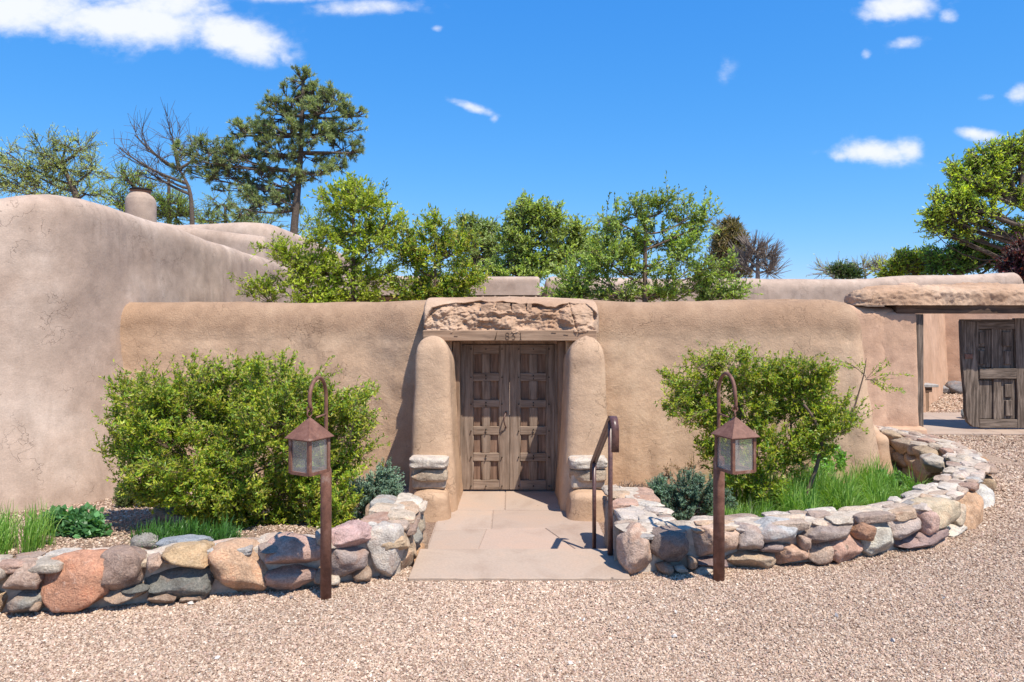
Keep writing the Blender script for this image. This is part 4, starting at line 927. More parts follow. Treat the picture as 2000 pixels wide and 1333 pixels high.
# ================================================================== lanterns on posts
def rot2(v, a): return np.array([v[0]*math.cos(a)-v[1]*math.sin(a), v[0]*math.sin(a)+v[1]*math.cos(a), v[2]])
def lantern_post(base, ptop, rod, lan, th, s, bh, label, pipe=.035, drop=.088):
    bx, by = base; t = thing('lantern_post', label, 'lamp post', (bx, by, GZ), 'rusty lantern posts beside the entry')
    V_, F_ = join([tube([(bx, by, -.06), (bx, by, ptop-.02), (bx+.004, by, ptop)], [pipe, pipe, pipe*.72], 20)]); mesh('post', V_, F_, M_RUST, t)
    V_, F_ = tube([(bx, by, -.05), (bx, by, .035)], pipe*.80, 16); mesh('post_foot', V_, F_, M_MORTAR, t)
    rx, ry = rod; lx, ly = lan; ztop = 1.365
    # crook: straight rod, half circle, short drop
    c = np.array([(rx+lx)/2, (ry+ly)/2]); R = math.hypot(lx-rx, ly-ry)/2; u = np.array([rx-lx, ry-ly])/(2*R)
    pts = [(rx, ry, z) for z in np.linspace(ptop-.12, ztop-R, 8)]
    for a in np.linspace(0, math.pi, 18)[1:]: pts.append((c[0]+u[0]*R*math.cos(a), c[1]+u[1]*R*math.cos(a), ztop-R+R*math.sin(a)))
    for z in (drop*.35, drop*.7, drop): pts.append((lx+.006*math.sin(z*30), ly, ztop-R-z))
    rr = np.full(len(pts), .0115); rr[-4:] = [.0115, .0105, .009, .007]
    V_, F_ = tube(pts, rr, 12); mesh('crook', V_, F_, M_RUST, t)
    zh = ztop-R-drop
    a = np.linspace(0, 2*np.pi, 18, endpoint=False)
    V_, F_ = tube([(lx+.016*math.cos(k), ly+.004, zh+.002+.016*math.sin(k)) for k in a], .0045, 6, True); mesh('hook_ring', V_, F_, M_RUST, t)
    V_, F_ = tube([(lx+.008*math.cos(k), ly+.018*math.cos(k), zh-.024+.02*math.sin(k)) for k in a], .0045, 6, True); mesh('hook_ring', V_, F_, M_RUST, t)
    za = zh-.042                                     # roof apex
    V_, F_ = tube([(rx, ry, za-.02), (rx+(lx-rx)*.6, ry+(ly-ry)*.6, za-.02)], .006, 6); mesh('brace', V_, F_, M_RUST, t)
    # lantern body
    ze = za-.118; zb = ze-bh; h = s/2; ov = h+.026
    def Q(x, y, z): v = rot2((x, y, 0), th); return (lx+v[0], ly+v[1], z)
    roof = np.array([Q(-ov, -ov, ze), Q(ov, -ov, ze), Q(ov, ov, ze), Q(-ov, ov, ze), Q(0, 0, za), Q(-ov, -ov, ze-.004), Q(ov, -ov, ze-.004), Q(ov, ov, ze-.004), Q(-ov, ov, ze-.004), Q(0, 0, za-.008)])
    Fr = [np.array([(0, 1, 4), (1, 2, 4), (2, 3, 4), (3, 0, 4), (6, 5, 9), (7, 6, 9), (8, 7, 9), (5, 8, 9)]), np.array([(0, 5, 6, 1), (1, 6, 7, 2), (2, 7, 8, 3), (3, 8, 5, 0)])]
    mesh('lantern_roof', roof, Fr, M_RUST, t, False)
    def bar(nm, p, q, w=.0075):
        V_, F_ = tube([p, q], .01, 4, flat=(w, w, (math.cos(th), math.sin(th), 0.001) if abs(p[2]-q[2]) > .01 else (0, 0, 1))); return mesh(nm, V_, F_, M_RUST, t, False)
    cs = [(-h, -h), (h, -h), (h, h), (-h, h)]
    for (x, y) in cs: bar('corner_bar', Q(x, y, zb), Q(x, y, ze+.004), .010)
    for i in range(4):
        (x0, y0), (x1, y1) = cs[i], cs[(i+1) % 4]
        bar('bottom_bar', Q(x0, y0, zb+.004), Q(x1, y1, zb+.004), .009); bar('top_bar', Q(x0, y0, ze-.004), Q(x1, y1, ze-.004), .009)
        k = .0; mx_, my_ = (x0+x1)/2, (y0+y1)/2; l = math.hypot(mx_, my_); ox, oy = mx_/l*.002, my_/l*.002
        g_ = np.array([Q(x0+ox, y0+oy, zb+.012), Q(x1+ox, y1+oy, zb+.012), Q(x1+ox, y1+oy, ze-.012), Q(x0+ox, y0+oy, ze-.012)])
        g2 = np.array([Q(x0-ox*.2, y0-oy*.2, zb+.012), Q(x1-ox*.2, y1-oy*.2, zb+.012), Q(x1-ox*.2, y1-oy*.2, ze-.012), Q(x0-ox*.2, y0-oy*.2, ze-.012)])
        mesh('glass_pane', g_, np.array([[0, 1, 2, 3]]), M_GLASS, t, False)
    hb_ = h-.006; fl = np.array([Q(-hb_, -hb_, zb+.002), Q(hb_, -hb_, zb+.002), Q(hb_, hb_, zb+.002), Q(-hb_, hb_, zb+.002), Q(-hb_, -hb_, zb-.003), Q(hb_, -hb_, zb-.003), Q(hb_, hb_, zb-.003), Q(-hb_, hb_, zb-.003)])
    mesh('floor_plate', fl, np.array([[0, 1, 2, 3], [7, 6, 5, 4], [0, 4, 5, 1], [1, 5, 6, 2], [2, 6, 7, 3], [3, 7, 4, 0]]), M_RUST, t, False)
    V_, F_ = tube([(lx, ly, ze), (lx, ly, ze-.085)], .018, 12); mesh('lamp_socket', V_, F_, M_SLEEVE, t)
    V_, F_ = tube([(lx, ly, ze-.085), (lx, ly, ze-.105), (lx, ly, ze-.135), (lx, ly, ze-.155)], [.012, .018, .016, .004], 12); mesh('bulb', V_, F_, M_BULB, t)
    return t
lantern_post((-1.155, 4.45), .80, (-1.150, 4.435), (-1.182, 4.185), rad(-30), .146, .205, 'rusty post before the left bush, its square crook-hung lantern left of the post', .034, .048)
lantern_post((1.373, 4.757), .81, (1.368, 4.742), (1.398, 4.49), rad(21), .158, .220, 'rusty post before the right bush, its square crook-hung lantern right of the post', .037)

# ================================================================== handrail
hr = thing('handrail', 'brown iron handrail with curled ends stepping down to the sunken path', 'handrail', (.71, 5.15, 0))
V_, F_ = tube([(.712, 5.19, 0), (.712, 5.19, .40), (.712, 5.19, .99)], [.021, .0175, .0165], 12); mesh('rail_post', V_, F_, M_RAIL, hr)
V_, F_ = tube([(.688, 6.0, PZ), (.688, 6.0, .50)], [.017, .0165], 12); mesh('rail_post', V_, F_, M_RAIL, hr)
a = np.linspace(-.3, 2.75, 14); cy, cz, R = 5.10, .93, .085
pts = [(.722, cy-R*.95, cz-.15), (.722, cy-R, cz-.07)]+[(.722-.0008*i, cy-R*math.cos(t), cz+R*math.sin(t)) for i, t in enumerate(np.linspace(0, 2.1, 10))]
lx_, ly_, lz_ = pts[-1]
for k in np.linspace(.1, 1, 9): pts.append((.714-.026*k, ly_+(6.03-ly_)*k, lz_+(.50-lz_)*k))
for k in (.25, .5, .75, 1): pts.append((.686, 6.03+.05*math.sin(k*1.6), .50-.16*k**1.3))
V_, F_ = tube(pts, .02, 4, flat=(.0265, .007, (1, 0, 0))); mesh('hand_grip', V_, F_, M_RAIL, hr)
# ================================================================== plants
def bez(P0, P1, P2, t):
    t = t[..., None]; return (1-t)**2*P0+2*t*(1-t)*P1+t*t*P2
def bez_tubes(P0, P1, P2, R0, R1, k=5, sides=4):
    n = len(P0); T = np.linspace(0, 1, k); pts = np.stack([bez(P0, P1, P2, np.full(n, t)) for t in T], 1)
    d = np.gradient(pts, axis=1); d /= np.linalg.norm(d, axis=2)[..., None]+1e-9
    up = np.where(np.abs(d[..., 2:3]) < .9, [0, 0, 1.], [1., 0, 0]); A = np.cross(d, up); A /= np.linalg.norm(A, axis=2)[..., None]+1e-9; B = np.cross(d, A)
    r = (R0[:, None]*(1-T)+R1[:, None]*T)[..., None, None]; th = np.linspace(0, 2*np.pi, sides, endpoint=False)
    V = pts[:, :, None]+r*(A[:, :, None]*np.cos(th)[:, None]+B[:, :, None]*np.sin(th)[:, None])
    I = np.arange(n*k*sides).reshape(n, k, sides); J = np.roll(I, -1, 2)
    F = np.stack([I[:, :-1], J[:, :-1], J[:, 1:], I[:, 1:]], -1).reshape(-1, 4)
    return V.reshape(-1, 3), F
def unit(v): return v/(np.linalg.norm(v, axis=-1)[..., None]+1e-9)
def leaf_mesh(pos, dr, L, Wd, fold=.25):
    n = len(pos); dr = unit(dr); side = unit(np.cross(dr, rng.normal(size=(n, 3))*.62+np.array([.35, -.55, 1.0]))); nrm = np.cross(dr, side)
    L = L[:, None]; Wd = Wd[:, None]
    b = pos; t = pos+dr*L; l = pos+dr*L*.45+side*Wd*.5+nrm*Wd*fold; r = pos+dr*L*.45-side*Wd*.5+nrm*Wd*fold
    V = np.stack([b, l, t, r], 1).reshape(-1, 3); I = 4*np.arange(n)[:, None]
    return V, np.concatenate([I+[0, 1, 2], I+[0, 2, 3]])
def tints(n, pal, wts=None, var=.16):
    p = np.array(pal, float); k = rng.choice(len(p), n, p=wts); t = p[k]*rng.uniform(1-var, 1+var, (n, 1)); return t
def crown(par, trunk_pts, trunk_r, blobs, nb=14, nt_=7, nl=8, leafL=.03, leafW=.012, pal=((.07, .12, .02),), bark=M_BARK, twigL=.25, up=.3, tuft=False, limbs=True, limb_r=None, lname='foliage',
          spread=.9, fold=.25, lmat=None, kb=.35, sub_r=.25, twig_r=.0016, shell=.55, wood='branches', tvar=.16, droop=0., minr=.0, lrise=.55):
    """trunk_pts: list of (x,y,z) for a stem; blobs: (x,y,z,rx,ry,rz[,n factor])"""
    tp = np.array(trunk_pts, float); k = len(tp)
    s = np.linspace(0, 1, k); TT = np.linspace(0, 1, 14); tr = np.stack([np.interp(TT, s, tp[:, i]) for i in range(3)], 1)
    for _ in range(2): tr[1:-1] = tr[1:-1]*.5+(tr[:-2]+tr[2:])*.25
    parts = []
    if trunk_r: 
        V_, F_ = tube(tr, np.linspace(trunk_r*1.25, trunk_r*.35, 14), 9); mesh('trunk' if trunk_r > .05 else 'stem', V_, F_, bark, par)
    B = np.array([b[:6] for b in blobs], float); nf = np.array([b[6] if len(b) > 6 else 1. for b in blobs])
    # limb start on trunk: nearest point below the blob
    st = []
    for b in B:
        dz = np.abs(tr[:, 2]-(b[2]-lrise*np.hypot(b[0]-tr[:, 0], b[1]-tr[:, 1])))+.15*np.hypot(b[0]-tr[:, 0], b[1]-tr[:, 1]); st.append(tr[np.argmin(dz)])
    st = np.array(st); c = B[:, :3]; mid = (st+c)/2+np.array([0, 0, -.12])*np.linalg.norm(c-st, axis=1)[:, None]*(1 if up > 0 else -1)
    mid[:, :] += rng.normal(0, .06, mid.shape)*np.linalg.norm(c-st, axis=1)[:, None]
    lr = limb_r or max(.012, trunk_r*.42)
    VF = []
    VF.append(bez_tubes(st, mid, c, np.full(len(B), lr), np.full(len(B), lr*.35), 8, 6))
    # sub-branches
    cnt = np.maximum(2, (nb*nf).astype(int)); bi = np.repeat(np.arange(len(B)), cnt); n = len(bi)
    d = unit(rng.normal(size=(n, 3))); d[:, 2] = d[:, 2]*.9+.12; r = rng.uniform(shell, 1, n)**.5
    tgt = c[bi]+d*r[:, None]*B[bi, 3:6]; t0 = rng.uniform(.45, 1, n); s0 = bez(st[bi], mid[bi], c[bi], t0)
    ln = np.linalg.norm(tgt-s0, axis=1)[:, None]; m2 = (s0+tgt)/2+rng.normal(0, .10, (n, 3))*ln+np.array([0, 0, -.08])*ln
    VF.append(bez_tubes(s0, m2, tgt, np.full(n, lr*sub_r*1.1), np.full(n, max(twig_r, lr*.08)), 5, 4))
    # twigs
    m = n*nt_; ti = np.repeat(np.arange(n), nt_); tt = rng.uniform(kb, 1.0, m); p0 = bez(s0[ti], m2[ti], tgt[ti], tt)
    bd = unit(tgt-s0)[ti]; out = unit(p0-c[bi][ti])
    td = unit(bd*.7+out*.5+rng.normal(0, spread, (m, 3))*.75+np.array([0, 0, up])); L = rng.uniform(.45, 1.15, m)*twigL
    p2 = p0+td*L[:, None]+np.array([0, 0, -droop])*L[:, None]; p1 = p0+td*L[:, None]*.5+rng.normal(0, .07, (m, 3))*L[:, None]
    VF.append(bez_tubes(p0, p1, p2, np.full(m, twig_r*1.5), np.full(m, twig_r*.6), 3, 3))
    V_, F_ = join(VF); mesh(wood, V_, F_, bark, par)
    if nl:
        q = m*nl; li = np.repeat(np.arange(m), nl)
        lt = rng.uniform(.75, 1.0, q) if tuft else rng.uniform(.12, 1.02, q)
        pp = bez(p0[li], p1[li], p2[li], lt); ldir = unit(p2-p0)[li]*(.55 if not tuft else .75)+unit(rng.normal(size=(q, 3)))*.85+np.array([0, 0, .12-droop*.4])
        Ls = rng.uniform(.5, 1.3, q)*leafL; V_, F_ = leaf_mesh(pp, ldir, Ls, Ls*leafW/leafL, fold)
        cl_ = tints(len(B), [(1, 1, 1)], None, .15)[bi][ti][li]*tints(n, [(1, 1, 1)], None, .20)[ti][li]*tints(m, [(1, 1, 1)], None, .12)[li]
        t = tints(q, pal, None, tvar)*cl_
        o = mesh(lname, V_, F_, lmat or M_LEAF, par, False, np.repeat(t, 4, 0))
    return tr
def pxblob(px, py, rx, ry, d, jit=.5, nf=1., deep=None):
    s = d/FPX; p = W(px, py, d); R = (rx+ry)/2*s
    return (p[0], d+rnd.uniform(-1, 1)*R*jit, p[2], rx*s, (deep or R), ry*s, nf)
def blobs_px(lst, d, jit=.5): return [pxblob(*b[:4], d, jit, b[4] if len(b) > 4 else 1.) for b in lst]
G_BRIGHT = [(.36, .43, .03), (.27, .36, .025), (.47, .50, .06), (.15, .24, .025), (.22, .36, .05), (.40, .36, .07)]
G_YEL = [(.42, .50, .05), (.33, .43, .04), (.25, .35, .035), (.50, .54, .07)]
G_MID = [(.07, .125, .03), (.10, .155, .035), (.05, .10, .025)]
G_OLIVE = [(.12, .16, .05), (.16, .20, .06), (.09, .13, .04)]

# ---- big bush, left bed
b1 = thing('bush', 'large dense yellow green privet bush filling the left bed behind the lantern post', 'bush', (-2.35, 6.0, -.02), 'leafy privet bushes in front of the garden wall')
L1 = [(350,800,90,60,1.2),(450,800,100,70,1.3),(560,810,90,70,1.2),(400,900,100,70,1.2),(520,910,100,70,1.2),(620,920,60,60),(300,910,50,60),(250,860,36,60,.7),(460,980,90,50),(300,770,60,55),(370,755,60,50),(450,745,60,50),(530,750,60,50),(600,770,50,55),(640,790,50,50),(270,850,50,60),(330,850,70,70),(410,850,70,80),(500,850,80,80),(590,860,70,70),(660,850,50,60),
      (330,930,60,60),(400,950,70,60),(480,950,80,70),(570,950,80,70),(650,930,50,60),(440,1010,60,40),(520,1010,70,45),(600,1010,60,45),(390,1000,50,40),(670,985,40,40),(240,800,25,40,.4),(690,800,30,60,.5),(700,870,30,50,.4),(720,790,18,25,.15)]
crown(b1, [(-2.35, 6.0, -.05), (-2.35, 6.0, .5)], 0, blobs_px(L1, 6.0, .9), 32, 9, 14, .035, .0140, G_BRIGHT, M_BARKT, .13, .55, limb_r=.006, spread=.8, twig_r=.0012, shell=.35)
# upright shoots that break the outline
def shoots(par, lst, d, nl=16, L=.034, Wd=.013, pal=G_BRIGHT, r=.002, nm='shoots'):
    P0 = np.array([W(a, b, d+rnd.uniform(-.25, .25)) for a, b, _, _ in lst]); P2 = np.array([W(c, e, d+rnd.uniform(-.25, .25)) for _, _, c, e in lst])
    P2[:, 1] = P0[:, 1]+rng.uniform(-.08, .08, len(lst)); P1 = (P0+P2)/2+rng.normal(0, .02, P0.shape)
    V_, F_ = bez_tubes(P0, P1, P2, np.full(len(P0), r), np.full(len(P0), r*.5), 6, 4); mesh(nm, V_, F_, M_BARKT, par)['kind'] = 'stuff'
    ln = np.linalg.norm(P2-P0, axis=1); cn = np.maximum(6, (nl*ln/.3).astype(int)); li = np.repeat(np.arange(len(P0)), cn); t = rng.uniform(.2, 1.03, len(li))
    pp = bez(P0[li], P1[li], P2[li], t); dd = unit(P2-P0)[li]*.6+unit(rng.normal(size=(len(li), 3)))*.8; Ls = rng.uniform(.6, 1.2, len(li))*L
    V_, F_ = leaf_mesh(pp, dd, Ls, Ls*Wd/L); mesh('foliage', V_, F_, M_LEAF, par, False, np.repeat(tints(len(li), pal), 4, 0))
sh = [(rnd.uniform(270, 660), 745) for _ in range(60)]
S1 = [(x, y, x+rnd.uniform(-18, 22), rnd.uniform(678, 730)+(abs(x-460)/210)**2*25) for x, y in sh]
S1 += [(rnd.uniform(235, 280), rnd.uniform(760, 960), rnd.uniform(205, 245), rnd.uniform(735, 900)) for _ in range(26)]
S1 += [(rnd.uniform(660, 700), rnd.uniform(780, 900), rnd.uniform(700, 748), rnd.uniform(725, 880)) for _ in range(34)]
shoots(b1, S1, 6.0, 22)
# ---- open bush, right bed
b2 = thing('bush', 'looser bright green privet bush in the right bed, one long bare branch reaching right', 'bush', (2.4, 6.7, -.15), 'leafy privet bushes in front of the garden wall')
L2 = [(1390,730,50,40),(1440,725,45,40),(1340,760,40,35,.7),(1510,735,40,35),(1560,735,50,35),(1595,730,35,28,.7),(1370,800,50,45),(1440,800,60,60),(1520,790,50,45),(1590,790,40,40),(1620,820,30,35,.6),(1400,860,40,50,.8),(1460,870,50,50,.8),
      (1530,860,50,45),(1600,850,40,35,.8),(1430,930,40,45,.55),(1490,930,45,50,.55),(1440,985,40,30,.45),(1510,985,35,30,.35),(1650,800,25,30,.35),(1320,790,25,30,.4),(1385,870,22,30,.5),(1555,905,30,30,.4)]
crown(b2, [(2.35, 6.7, -.2), (2.3, 6.7, .5)], 0, blobs_px(L2, 6.6, .9), 24, 9, 13, .037, .0150, G_BRIGHT, M_BARKT, .13, .45, limb_r=.006, spread=.8, twig_r=.0012, shell=.3)
S2 = [(rnd.uniform(1350, 1480), 720, rnd.uniform(1340, 1490), rnd.uniform(662, 705)) for _ in range(26)]+[(rnd.uniform(1500, 1620), 725, rnd.uniform(1490, 1640), rnd.uniform(688, 712)) for _ in range(26)]
S2 += [(1370, 745, rnd.uniform(1286, 1330), rnd.uniform(735, 800)) for _ in range(10)]+[(1385, 800, rnd.uniform(1318, 1345), rnd.uniform(780, 850)) for _ in range(12)]+[(1640, 800, rnd.uniform(1650, 1665), rnd.uniform(750, 800)) for _ in range(8)]
shoots(b2, S2, 6.6, 26)
# leaning stems and the long branch on the right
def stem(par, pts, d, r0, r1, nm='stem'):
    q = np.array([W(a, b, d) for a, b in pts]); s = np.linspace(0, 1, len(q)); T_ = np.linspace(0, 1, 24); q = np.stack([np.interp(T_, s, q[:, i]) for i in range(3)], 1)
    for _ in range(2): q[1:-1] = q[1:-1]*.5+(q[:-2]+q[2:])*.25
    V_, F_ = tube(q, np.linspace(r0, r1, 24), 8); return mesh(nm, V_, F_, M_BARKT, par)
stem(b2, [(1552, 1010), (1570, 975), (1592, 925), (1603, 880), (1606, 860), (1592, 820), (1570, 790)], 6.45, .021, .012)
stem(b2, [(1606, 862), (1640, 840), (1668, 800), (1678, 765), (1688, 730), (1692, 700)], 6.45, .011, .004)
stem(b2, [(1690, 735), (1676, 722), (1650, 705)], 6.45, .004, .0025); stem(b2, [(1690, 742), (1715, 742), (1745, 740)], 6.45, .004, .0025)
stem(b2, [(1440, 1010), (1437, 940), (1440, 870), (1450, 790)], 6.6, .010, .006); stem(b2, [(1470, 1010), (1478, 930), (1480, 860)], 6.7, .013, .006)
stem(b2, [(1526, 1010), (1528, 950), (1535, 880), (1530, 780)], 6.8, .010, .006); stem(b2, [(1545, 880), (1545, 830), (1543, 760)], 6.9, .012, .008)
shoots(b2, [(1692, 740, rnd.uniform(1690, 1702), rnd.uniform(690, 712)) for _ in range(5)]+[(1700, 742, rnd.uniform(1725, 1757), rnd.uniform(725, 768)) for _ in range(10)]+[(1672, 718, rnd.uniform(1637, 1662), rnd.uniform(700, 716)) for _ in range(6)]
       +[(1655, 822, rnd.uniform(1672, 1700), rnd.uniform(820, 848)) for _ in range(4)]+[(1678, 770, 1700, rnd.uniform(786, 802))]+[(rnd.uniform(1620, 1650), 850, rnd.uniform(1640, 1690), rnd.uniform(770, 820)) for _ in range(12)], 6.45, 26)

# ---- evergreen sprawlers (blue green)
def sprawler(name, label, cat, blobs, d, base, pal, n=26, L=.013, Wd=.005, seed=0):
    t = thing(name, label, cat, base)
    crown(t, [base, (base[0], base[1], base[2]+.1)], 0, blobs_px(blobs, d, .7), n, 6, 26, L, Wd, pal, M_BARKT, .075, .5, limb_r=.006, spread=.45, twig_r=.002, shell=.5, lmat=M_NEEDLE, tvar=.2)
    return t
BLUE = [(.24, .36, .27), (.32, .44, .33), (.16, .27, .20)]
DBLUE = [(.11, .20, .13), (.16, .27, .18), (.27, .38, .28)]
sprawler('juniper', 'blue green sprawling juniper spilling beside the left stone wall near the buttress', 'shrub', [(757,928,20,25),(742,955,28,28),(715,965,28,30),(735,985,28,25),(700,990,28,28),(765,955,15,18),(690,965,20,25)], 6.5, (-1.3, 6.5, -.1), BLUE, 40, .018, .007)
sprawler('juniper', 'dark blue green mounded juniper left of the right lantern post', 'shrub', [(1300,965,30,28),(1340,950,32,28),(1380,955,30,30),(1320,990,32,26),(1360,995,34,26),(1400,985,28,30),(1285,960,16,18)], 6.3, (1.6, 6.3, -.12), DBLUE, 42, .018, .007)
# ---- small sage-like shrubs left
for px, py, rx, ry, lb in ((262, 968, 24, 22, 'small green tufted shrub against the pale wing wall'), (305, 968, 34, 30, 'rounded small shrub with olive tips left of the big bush'), (247, 965, 14, 16, 'tiny upright tuft at the foot of the pale wing wall')):
    sprawler('shrub', lb, 'shrub', [(px-rx*.4, py, rx*.6, ry*.8), (px+rx*.4, py+4, rx*.6, ry*.7), (px, py+8, rx*.7, ry*.6)], 7.0, tuple(W(px, py+ry, 7.0)), G_OLIVE, 14, .028, .006)
# ---- broad leaved herbs
def herb(label, blobs, d, base, pal, L=.05, Wd=.042, n=14, nl=3, cat='herb'):
    t = thing('leafy_herb', label, cat, base)
    crown(t, [base, (base[0], base[1], base[2]+.05)], 0, blobs_px(blobs, d, .8), n, 6, nl, L, Wd, pal, M_BARKT, .07, .7, limb_r=.005, spread=.6, twig_r=.0018, shell=.6, fold=.18, tvar=.2); return t
herb('broad leaved mallow clump with scalloped green leaves at the foot of the pale wing wall', [(105,1035,32,26),(135,1022,34,24),(165,1028,28,26),(125,1050,40,22),(85,1055,28,22),(165,1050,30,20),(188,1035,16,20),(115,1065,40,16)], 5.6, tuple(W(135, 1065, 5.6)), [(.10, .25, .09), (.15, .33, .13), (.07, .18, .06)], .05, .046, 30, 4)
herb('bright green leafy clump inside the curve of the right stone wall', [(1710,950,25,24),(1745,948,28,24),(1775,962,24,20),(1730,975,30,20),(1765,985,28,14)], 7.2, tuple(W(1745, 1000, 7.2)), [(.14, .31, .05), (.19, .39, .07), (.09, .21, .04)], .055, .03, 30, 4)
herb('fresh green leafy patch behind the right bush', [(1610,890,24,18),(1640,905,24,18),(1600,915,20,16)], 7.8, tuple(W(1620, 930, 7.8)), [(.14, .31, .05), (.19, .39, .07)], .05, .028, 20, 3)

# ---- grasses
def grass(label, pts, H, spread, pal, Wd=.004, n=60, cat='grass', name='grass_clump', flop=.6, parts=True):
    pts = np.array(pts, float); t = thing(name, label, cat, tuple(pts.mean(0)))
    N = len(pts)*n; b = np.repeat(pts, n, 0)+rng.normal(0, .022, (N, 3))*[1, 1, 0]
    a = rng.uniform(0, 2*np.pi, N); h = rng.uniform(.55, 1.1, N)*H; o_ = rng.uniform(.1, 1, N)*spread
    dirv = np.stack([np.cos(a), np.sin(a), a*0], 1); p1 = b+dirv*o_[:, None]*.3+np.stack([a*0, a*0, h*.75], 1); p2 = b+dirv*o_[:, None]+np.stack([a*0, a*0, h*(1-flop*o_/spread*.6)], 1)
    K = 6; T_ = np.linspace(0, 1, K); P = np.stack([bez(b, p1, p2, np.full(N, q)) for q in T_], 1)
    sd_ = np.stack([-np.sin(a+.6), np.cos(a+.6), a*0], 1)[:, None]; w = (Wd*np.array([.8, 1, .95, .8, .5, .05]))[None, :, None]
    V_ = np.stack([P-sd_*w*.5, P+sd_*w*.5], 2); I = np.arange(N*K*2).reshape(N, K, 2)
    F_ = np.stack([I[:, :-1, 0], I[:, :-1, 1], I[:, 1:, 1], I[:, 1:, 0]], -1).reshape(-1, 4)
    o = mesh('blades', V_.reshape(-1, 3), F_, M_LEAF, t, False, np.repeat(tints(N, pal), K*2, 0)); o['kind'] = 'stuff'
    return t
def gpts(lst, zf=bed_z):
    r = []
    for x, y in lst: r.append((x, y, float(zf(np.array(x), np.array(y)))))
    return r
def inb(l):
    a = np.array(l); return a[inside(a, [tuple(v) for v in offset(RO, .52)]+[(4.0, 9.3), (1.3, 9.3), (1.3, 5.4)])]
GG = [(.17, .33, .05), (.23, .42, .07), (.10, .22, .035), (.32, .48, .12)]
grass('tall fine green grass clump at the far left behind the stone wall', gpts([(rnd.uniform(-3.85, -3.30), rnd.uniform(4.75, 5.2)) for _ in range(24)]), .36, .16, GG, .005, 34)
grass('low dark green strappy grass under the front of the left bush', gpts([(rnd.uniform(-2.62, -1.95), rnd.uniform(4.85, 5.25)) for _ in range(26)]), .25, .13, [(.07, .18, .03), (.11, .26, .05), (.05, .12, .03)], .007, 46, flop=.9)
grass('long arching green ornamental grass filling the right bed behind the stone wall', gpts(inb([(rnd.uniform(2.2, 4.0), rnd.uniform(5.5, 7.6)) for _ in range(62)])), .56, .40, GG, .0062, 120, flop=1.1)
grass('green grass growing around the stems of the right bush', gpts([(rnd.uniform(1.75, 2.5), rnd.uniform(5.6, 6.6)) for _ in range(40)]), .30, .2, GG, .0055, 44)
grass('few long pale blades beside the dark juniper', gpts([(1.95, 5.9), (2.0, 6.0), (1.9, 6.0)]), .40, .34, [(.22, .27, .13), (.14, .20, .08)], .004, 16)
# dry coral-like twigs
dr = thing('dry_plant', 'leafless tan twiggy plant at the foot of the adobe wall right of the handrail', 'dry plant', (1.6, 7.2, -.2))
crown(dr, [tuple(W(1240, 975, 6.9)), tuple(W(1240, 965, 6.9))], 0, blobs_px([(1225,955,24,12),(1255,960,22,10),(1275,968,18,10)], 6.9), 16, 8, 0, bark=simple('dry_twig', (.36, .24, .16), .9), twigL=.07, limb_r=.006, twig_r=.004, up=1.2)
dr2 = thing('dry_plant', 'brown dry seed stalks standing behind the dark juniper against the adobe wall', 'dry plant', (2.0, 7.3, -.2))
crown(dr2, [tuple(W(1330, 975, 7.4)), tuple(W(1330, 960, 7.4))], 0, blobs_px([(1300,925,14,14),(1335,915,22,12),(1365,905,22,12)], 7.4), 8, 5, 5, .02, .010, [(.20, .12, .07), (.36, .28, .16)], simple('dry_stalk', (.25, .17, .10), .9), .08, 1.0, limb_r=.004, twig_r=.0015)

# ---- leafy shrubs in the courtyard just behind the wall
def tree(name, label, cat, d, base_px, stems, r, lst, group=None, jit=.5, **kw):
    bx = (base_px-1000)*d/FPX; t = thing(name, label, cat, (bx, d, 0), group)
    lr_ = kw.pop('lrise', .55)
    if stems is not None: stems = [(stems[0][0], d, -.1)]+stems
    if stems is None: stems = [(bx, d, -.05), (bx, d, W(0, lst[0][1], d)[2])]
    crown(t, stems, r, blobs_px(lst, d, jit), lrise=lr_, **kw); return t
grp = 'trees and shrubs behind the garden wall'
T1 = [(690,380,45,32),(720,400,40,35),(650,400,35,30),(700,450,60,45),(740,480,45,45),(640,460,45,40),(670,520,60,40),(730,540,50,35),(610,540,50,35),(600,510,40,22,.6),(560,500,36,18,.5),(530,485,20,14,.3),(560,545,45,20,.6),(500,560,38,18,.6),(620,580,50,15),(700,580,60,15),(750,440,28,32,.6)]
kw1 = dict(nb=20, nt_=8, nl=10, leafL=.062, leafW=.026, bark=M_BARKT, twigL=.24, up=.35, limb_r=.018, spread=.75, twig_r=.0025, shell=.35)
tree('fruit_tree', 'tall yellow green young tree behind the wall, in front of the pine', 'tree', 10.8, 690, None, .05, T1, grp, pal=G_YEL, **kw1)
T2 = [(850,450,26,32,.7),(840,490,40,35),(890,490,40,38),(800,510,30,35,.8),(860,540,55,40),(910,550,32,35),(800,560,40,30),(890,580,40,14),(830,580,50,14),(790,470,14,30,.35)]
tree('fruit_tree', 'lower yellow green leafy shrub behind the wall just left of the doorway', 'tree', 10.6, 850, None, .04, T2, grp, pal=G_BRIGHT, **kw1)
T3 = [(1195,425,28,38,.6),(1240,420,30,40,.7),(1300,410,36,42,.7),(1350,420,30,38,.6),(1390,430,18,34,.35),(1220,470,50,38),(1290,470,50,40),(1350,480,40,40,.9),(1180,500,45,35),(1260,530,60,38),(1340,530,50,40),(1150,530,40,38,.9),(1110,540,30,32,.8),(1400,530,38,35,.8),(1100,575,40,14),(1200,575,60,16),(1300,575,60,16),(1400,570,50,18),(1440,565,30,12,.5)]
tree('fruit_tree', 'wide bright leafy tree behind the wall right of the doorway with airy upright shoots', 'tree', 10.9, 1260, None, .06, T3, grp, pal=[(.32, .44, .08), (.40, .50, .09), (.23, .34, .07), (.34, .42, .14)], **kw1)
